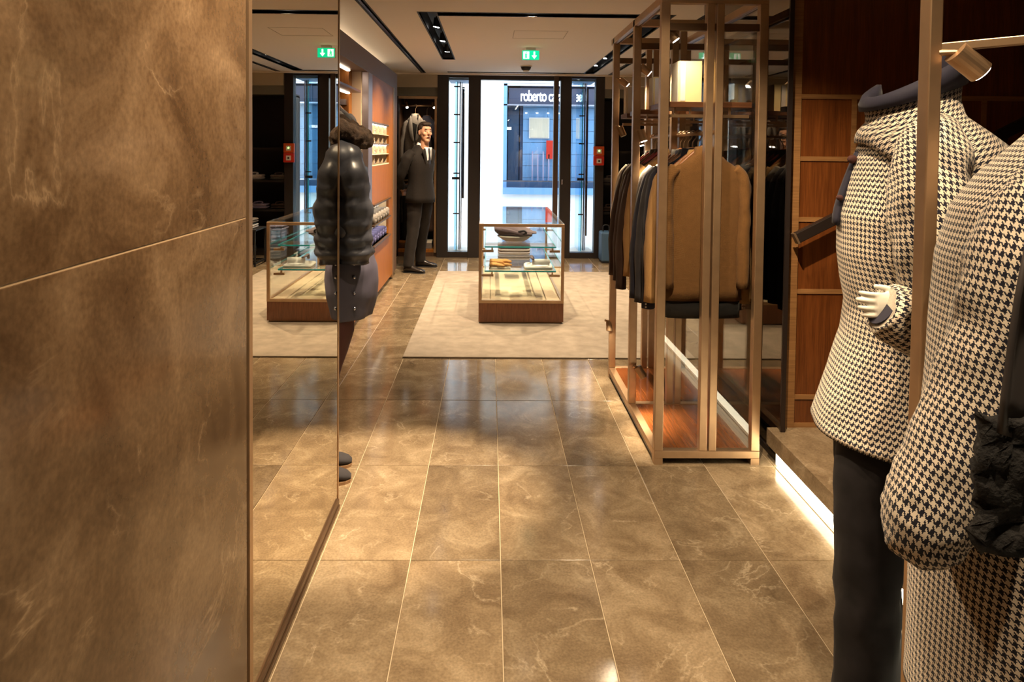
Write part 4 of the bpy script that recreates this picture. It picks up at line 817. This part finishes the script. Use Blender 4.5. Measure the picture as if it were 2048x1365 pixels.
MB().tube([(.975,1.14,1.515),(.925,1.115,1.452),(.880,1.105,1.36),(.852,1.105,1.24),(.812,1.105,1.12),(.765,1.105,1.01),(.735,1.108,.945),(.737,1.120,.912),(.775,1.150,.925),(.83,1.18,.955)], [.05,.078,.084,.080,.077,.074,.070,.060,.052,.046], 32, sub=6, fold=.13, nf=4).build('sleeve', MT['houndb'], m2, smooth=True)
MB().tube([(1.10,1.30,1.50),(1.15,1.36,1.38),(1.18,1.38,1.2),(1.16,1.37,1.02)], [.05,.075,.07,.06], 24, sub=5, fold=.12).build('sleeve', MT['houndb'], m2, smooth=True)
def skinpt(ph, z, off):
    for i in range(len(C2)-1):
        if C2[i][0] >= z >= C2[i+1][0]:
            t = (C2[i][0]-z)/(C2[i][0]-C2[i+1][0]); r = [C2[i][c]*(1-t)+C2[i+1][c]*t for c in range(5)]; break
    cx, a_ = (r[1]+r[2])/2, (r[2]-r[1])/2
    return V((cx-(a_+off)*math.cos(ph), r[3]-(r[4]+off)*math.sin(ph), z))
G = []
for i, (x, y, z, wd) in enumerate(((1.02,1.19,1.60,.05),(.985,1.10,1.57,.06),(.93,1.035,1.52,.07),(.86,1.0,1.46,.085),(.812,.988,1.41,.095),(.803,.985,1.34,.10),(.800,.984,1.27,.105),(.798,.983,1.20,.11),(.796,.982,1.145,.112))):
    G.append([V((x+wd*(q-.5), y-.008*math.sin(q*9+i*.5)+.05*(q-.5), z-.012*math.sin(q*4))) for q in (0,.15,.3,.45,.6,.75,.9,1)])
MB().sheet(G, .008).build('satin_scarf', MT['satin'], m2, smooth=True)
G = [[V((.722+.15*q/15+.006*math.sin(i*.8), .985-.022*abs(noise.noise(V((q*.7,i*.7,2))))-.012*math.sin(PI*q/15), 1.165-.20*i/16)) for q in range(16)] for i in range(17)]
MB().sheet(G, .022).wrinkle(.012, 40, 2).build('fleece_panel', MT['bfur'], m2, smooth=True)
for y in (1.11, 1.27): leg([(1.02,y,.56),(1.02,y,.40),(1.02,y,.22),(1.02,y,.12)], [.085,.075,.07,.075], 'velvet', m2)
for y in (1.11, 1.27): shoe(m2, (1.06,y,.08), (.81,y-.01,.08))

# --- puffer coat mannequin at the far edge of the mirror
m3 = thing('mannequin', 'mannequin in a black puffer jacket with brown fur collar, half hidden behind the mirror edge', 'mannequin', (-.80, 3.17, 0))
C3 = [(1.60,-.86,-.66,3.17,.08), (1.56,-.93,-.62,3.17,.13), (1.50,-.97,-.60,3.17,.165), (1.40,-.985,-.585,3.17,.175), (1.25,-.985,-.585,3.17,.172), (1.12,-.98,-.575,3.17,.17), (1.06,-.975,-.585,3.17,.165)]
m = eloft(C3, 44, .02, 1.7, 4); m.wrinkle(.010, 10, 6, (1,1,1.6)).build('jacket_body', MT['puffer'], m3, smooth=True)
C3b = [(1.10,-.96,-.555,3.17,.155), (1.0,-.965,-.525,3.17,.165), (.93,-.97,-.520,3.17,.168), (.86,-.97,-.525,3.17,.17), (.80,-.965,-.540,3.17,.172), (.77,-.96,-.550,3.17,.172)]
qt = eloft(C3b, 44, .03, .6, 9); qt.wrinkle(.006, 14, 2).build('quilted_coat', MT['quilt'], m3, smooth=True)
for z in (1.03, .97, .90, .83): MB().ell((-.60+.01*(1.03-z), 3.028, z), (.008,.006,.008), 10).build('snap_button', MT['chrome'], m3, smooth=True)
P = [(-.70,3.06,1.535),(-.645,3.005,1.50),(-.605,2.985,1.42),(-.590,2.985,1.34),(-.590,2.99,1.25),(-.592,2.995,1.17),(-.594,3.0,1.09),(-.597,3.0,1.03)]
R_ = [.06,.078,.076,.066,.078,.072,.080,.060]
PP, RR = [], []
for i in range(len(P)-1):
    for k in range(6):
        t = k/6; PP.append(V(P[i]).lerp(V(P[i+1]), t)); RR.append((R_[i]*(1-t)+R_[i+1]*t)*(1+.045*math.sin((i*6+k)*1.25)))
MB().tube(PP, RR, 28, fold=.12, nf=5).wrinkle(.009, 20, 3).build('sleeve', MT['puffer'], m3, smooth=True)
MB().tube([(-.90,3.30,1.53),(-.95,3.35,1.40),(-.96,3.36,1.25),(-.95,3.35,1.08)], [.06,.08,.075,.06], 20, sub=6, fold=.12).build('sleeve', MT['puffer'], m3, smooth=True)
hand_mesh((-.615,3.08,1.150), (.62,-.1,-.78), (.6,-.6,.3), .70, .6, 1, .005).build('hand', MT['mannequin'], m3, smooth=True)
m = MB(); pts = [(-.745+.165*math.cos(a_), 3.16-.135*math.sin(a_), 1.675-.088*math.cos(a_)) for a_ in [2*PI*k/18 for k in range(19)]]
for k in range(18): m.ell(V(pts[k]), (.042,.050,.050), 12)
fur = remesh(m, .012, 2); fur.wrinkle(.012, 60, 3).build('fur_collar', MT['fur'], m3, smooth=True)
MB().ell((-.635,2.935,1.20), (.03,.012,.045), 12).build('sleeve_badge', MT['puffer'], m3, smooth=True)
m = MB(); m.ell((-.80,3.18,1.80), (.10,.082,.125), 20); m.tube([(-.80,3.18,1.55),(-.80,3.18,1.72)], [.055,.052], 14); remesh(m, .01, 3).build('head', MT['mannequin'], m3, smooth=True)
for y, hx, kx, fx in ((3.10,-.70,-.745,-.80), (3.25,-.78,-.80,-.85)): leg([(hx,y,.86),(hx-.01,y,.72),(kx,y,.52),(fx+.02,y,.30),(fx,y,.10)], [.098,.088,.070,.062,.062], 'maroon', m3)
shoe(m3, (-.90,3.115,.0), (-.632,3.13,.0), 'navy2', 'sole'); shoe(m3, (-.93,3.27,.0), (-.66,3.29,.0), 'navy2', 'sole')

# ================================================================== THE MAN BY THE WARDROBE
man = thing('person', 'man in a dark suit, white shirt and dark tie standing with hands behind his back', 'person', (-.87, 8.60, 0))
RZ = Matrix.Translation((-.87, 8.60, 0)) @ Matrix.Rotation(math.radians(-32), 4, 'Z')     # local +x is where he faces
HZ = Matrix.Translation((-.87, 8.60, 0)) @ Matrix.Rotation(math.radians(-32), 4, 'Z') @ Matrix.Translation((.055, 0, 1.60)) @ Matrix.Rotation(math.radians(-26), 4, 'Z') @ Matrix.Translation((0, 0, -1.60))
RI = RZ.inverted()
LEG = {-1: [(-.932,8.535,.92),(-.940,8.52,.72),(-.955,8.49,.50),(-.985,8.45,.25),(-1.000,8.43,.07)], 1: [(-.818,8.68,.92),(-.835,8.71,.72),(-.855,8.76,.50),(-.885,8.82,.25),(-.895,8.85,.07)]}
b = MB()   # one continuous body: trunk, limbs, hands clasped behind, neck and head
b.loft([sring(x, 0, z, a_, b_, 24) for z, x, a_, b_ in ((.88,0,.10,.145),(1.0,0,.105,.15),(1.12,0,.095,.135),(1.3,.005,.105,.16),(1.42,.0,.10,.175),(1.49,-.01,.075,.15),(1.535,-.01,.05,.08))])
for sy in (-1, 1):
    b.tube([RI @ V(q) for q in LEG[sy]], [.082,.070,.054,.046,.040], 14, sub=3)
    b.tube([(-.01,sy*.17,1.47),(-.05,sy*.225,1.36),(-.12,sy*.235,1.20),(-.20,sy*.16,1.10),(-.245,sy*.055,1.01)], [.058,.050,.043,.038,.028], 14, sub=3)
    h0 = V((-.25,sy*.05,1.005))
    b.ell(h0+V((-.008,-sy*.03,-.03)), (.018,.038,.042), 12)
    for q in range(4): b.tube([h0+V((-.012,-sy*(.045-.002*q),-.004-.018*q)), h0+V((-.026,-sy*.075,-.012-.018*q)), h0+V((-.02,-sy*(.100-.006*q),-.02-.017*q))], [.0095,.009,.007], 8, sub=2)
    b.tube([h0+V((-.004,-sy*.02,.0)), h0+V((.012,-sy*.045,.012)), h0+V((.01,-sy*.075,.008))], [.012,.010,.008], 8, sub=2)
b.xf(RZ); i0 = len(b.v)
b.tube([(-.012,0,1.50),(.0,0,1.58),(.015,0,1.66)], [.062,.056,.054], 16, sub=2)
b.ell((.012,0,1.762), (.098,.076,.102), 22); b.ell((.038,0,1.695), (.066,.062,.082), 18); b.ell((.075,0,1.640), (.032,.036,.026), 14)
b.tube([(.102,0,1.765),(.118,0,1.735),(.128,0,1.718)], [.010,.012,.014], 10); b.ell((.108,0,1.716), (.016,.019,.010), 10); b.ell((.098,0,1.785), (.018,.052,.010), 12); b.ell((.099,0,1.678), (.016,.026,.010), 10)
for sy in (-1, 1): b.ell((.002,sy*.077,1.735), (.020,.010,.034), 12); b.ell((.080,sy*.040,1.722), (.026,.022,.024), 10)
b.xf(HZ, i0)
bd = remesh(b, .0068, 2).build('body', MT['skin'], man, smooth=True)
def mpart(mb, name, mat, X=RZ, parent=man): return mb.xf(X).build(name, MT[mat], parent, smooth=True)
mpart(MB().loft([sring(x, 0, z, a_, b_, 40, 2.3, f_, 1.0, 5) for z, x, a_, b_, f_ in ((1.585,-.018,.066,.068,0),(1.555,-.016,.076,.088,0),(1.520,-.012,.095,.14,0),(1.485,-.012,.112,.180,0),(1.43,-.006,.128,.205,.002),(1.34,.0,.138,.205,.004),(1.22,.0,.130,.188,.005),(1.13,.0,.127,.180,.005),(1.03,.0,.140,.195,.006),(.93,.0,.150,.208,.01),(.865,.0,.156,.215,.012))]).wrinkle(.006, 9, 1), 'suit_jacket', 'suit')
for sy in (-1, 1):
    mpart(MB().tube([(-.01,sy*.165,1.49),(-.03,sy*.215,1.43),(-.06,sy*.245,1.34),(-.125,sy*.250,1.20),(-.175,sy*.20,1.13),(-.222,sy*.11,1.065),(-.238,sy*.075,1.04)], [.055,.070,.068,.062,.056,.046,.038], 18, sub=5, fold=.14), 'sleeve', 'suit')
    mpart(MB().tube([RI @ V(q) for q in LEG[sy]], [(.108,.098),(.093,.088),(.078,.074),(.067,.064),(.066,.062)], 18, sub=6, fold=.12), 'trouser_leg', 'suit')
    G = [[V((.112+.030*(1-i/8)**.0*q*0+.022*math.sin(PI*min(1, i/8+.15)), sy*(.010+.065*(1-i/8)+.060*q*(1-.75*(i/8))), 1.545-.36*i/8-.03*q*(1-i/8))) for q in (0,.5,1)] for i in range(9)]
    mpart(MB().sheet(G, .008), 'lapel', 'suit')
G = [[V((.098+.030*math.sin(PI*min(1, i/8+.15)), q*(.070*(1-i/8)+.006), 1.555-.35*i/8)) for q in (-1,-.4,.4,1)] for i in range(9)]
mpart(MB().sheet(G, .006), 'shirt_front', 'white')
mpart(MB().tube([(-.010,0,1.545),(.008,0,1.575),(.016,0,1.605)], [(.064,.066),(.060,.062),(.057,.058)], 24), 'shirt_collar', 'white')
mpart(MB().loft([[V((.122+.018*math.sin(PI*min(1, i/8+.1))+.008*c_, wd*s_, 1.545-.32*i/8)) for c_, s_ in ((1,0),(0,1),(-1,0),(0,-1))] for i, wd in enumerate((.016,.020,.014,.018,.022,.026,.03,.032,.034))]), 'tie', 'tie')
for (hl, to) in (((-1.045,8.445,0),(-.79,8.365,0)), ((-.945,8.865,0),(-.675,8.83,0))): shoe(man, hl, to)
hb = MB(); hb.ell((-.006,0,1.795), (.100,.084,.086), 22); hb.ell((.055,0,1.842), (.060,.066,.030), 16); hb.ell((-.055,0,1.750), (.052,.070,.072), 18); hr_ = remesh(hb, .008, 1)
for i, p in enumerate(hr_.v):
    if p.x > .062 and p.z < 1.822: p.x = .062-.2*(p.x-.062)
hr_.wrinkle(.006, 40, 2); mpart(hr_, 'hair', 'hair', HZ)
for sy in (-1, 1):
    mpart(MB().ell((.0985,sy*.031,1.757), (.008,.0115,.0045), 10), 'eye', 'white', HZ); mpart(MB().ell((.1045,sy*.031,1.757), (.004,.0055,.0045), 8), 'iris', 'hair', HZ); mpart(MB().ell((.106,sy*.033,1.781), (.008,.019,.004), 8), 'eyebrow', 'hair', HZ)
mpart(MB().ell((.111,0,1.680), (.008,.023,.0055), 10), 'lips', 'maroon', HZ)
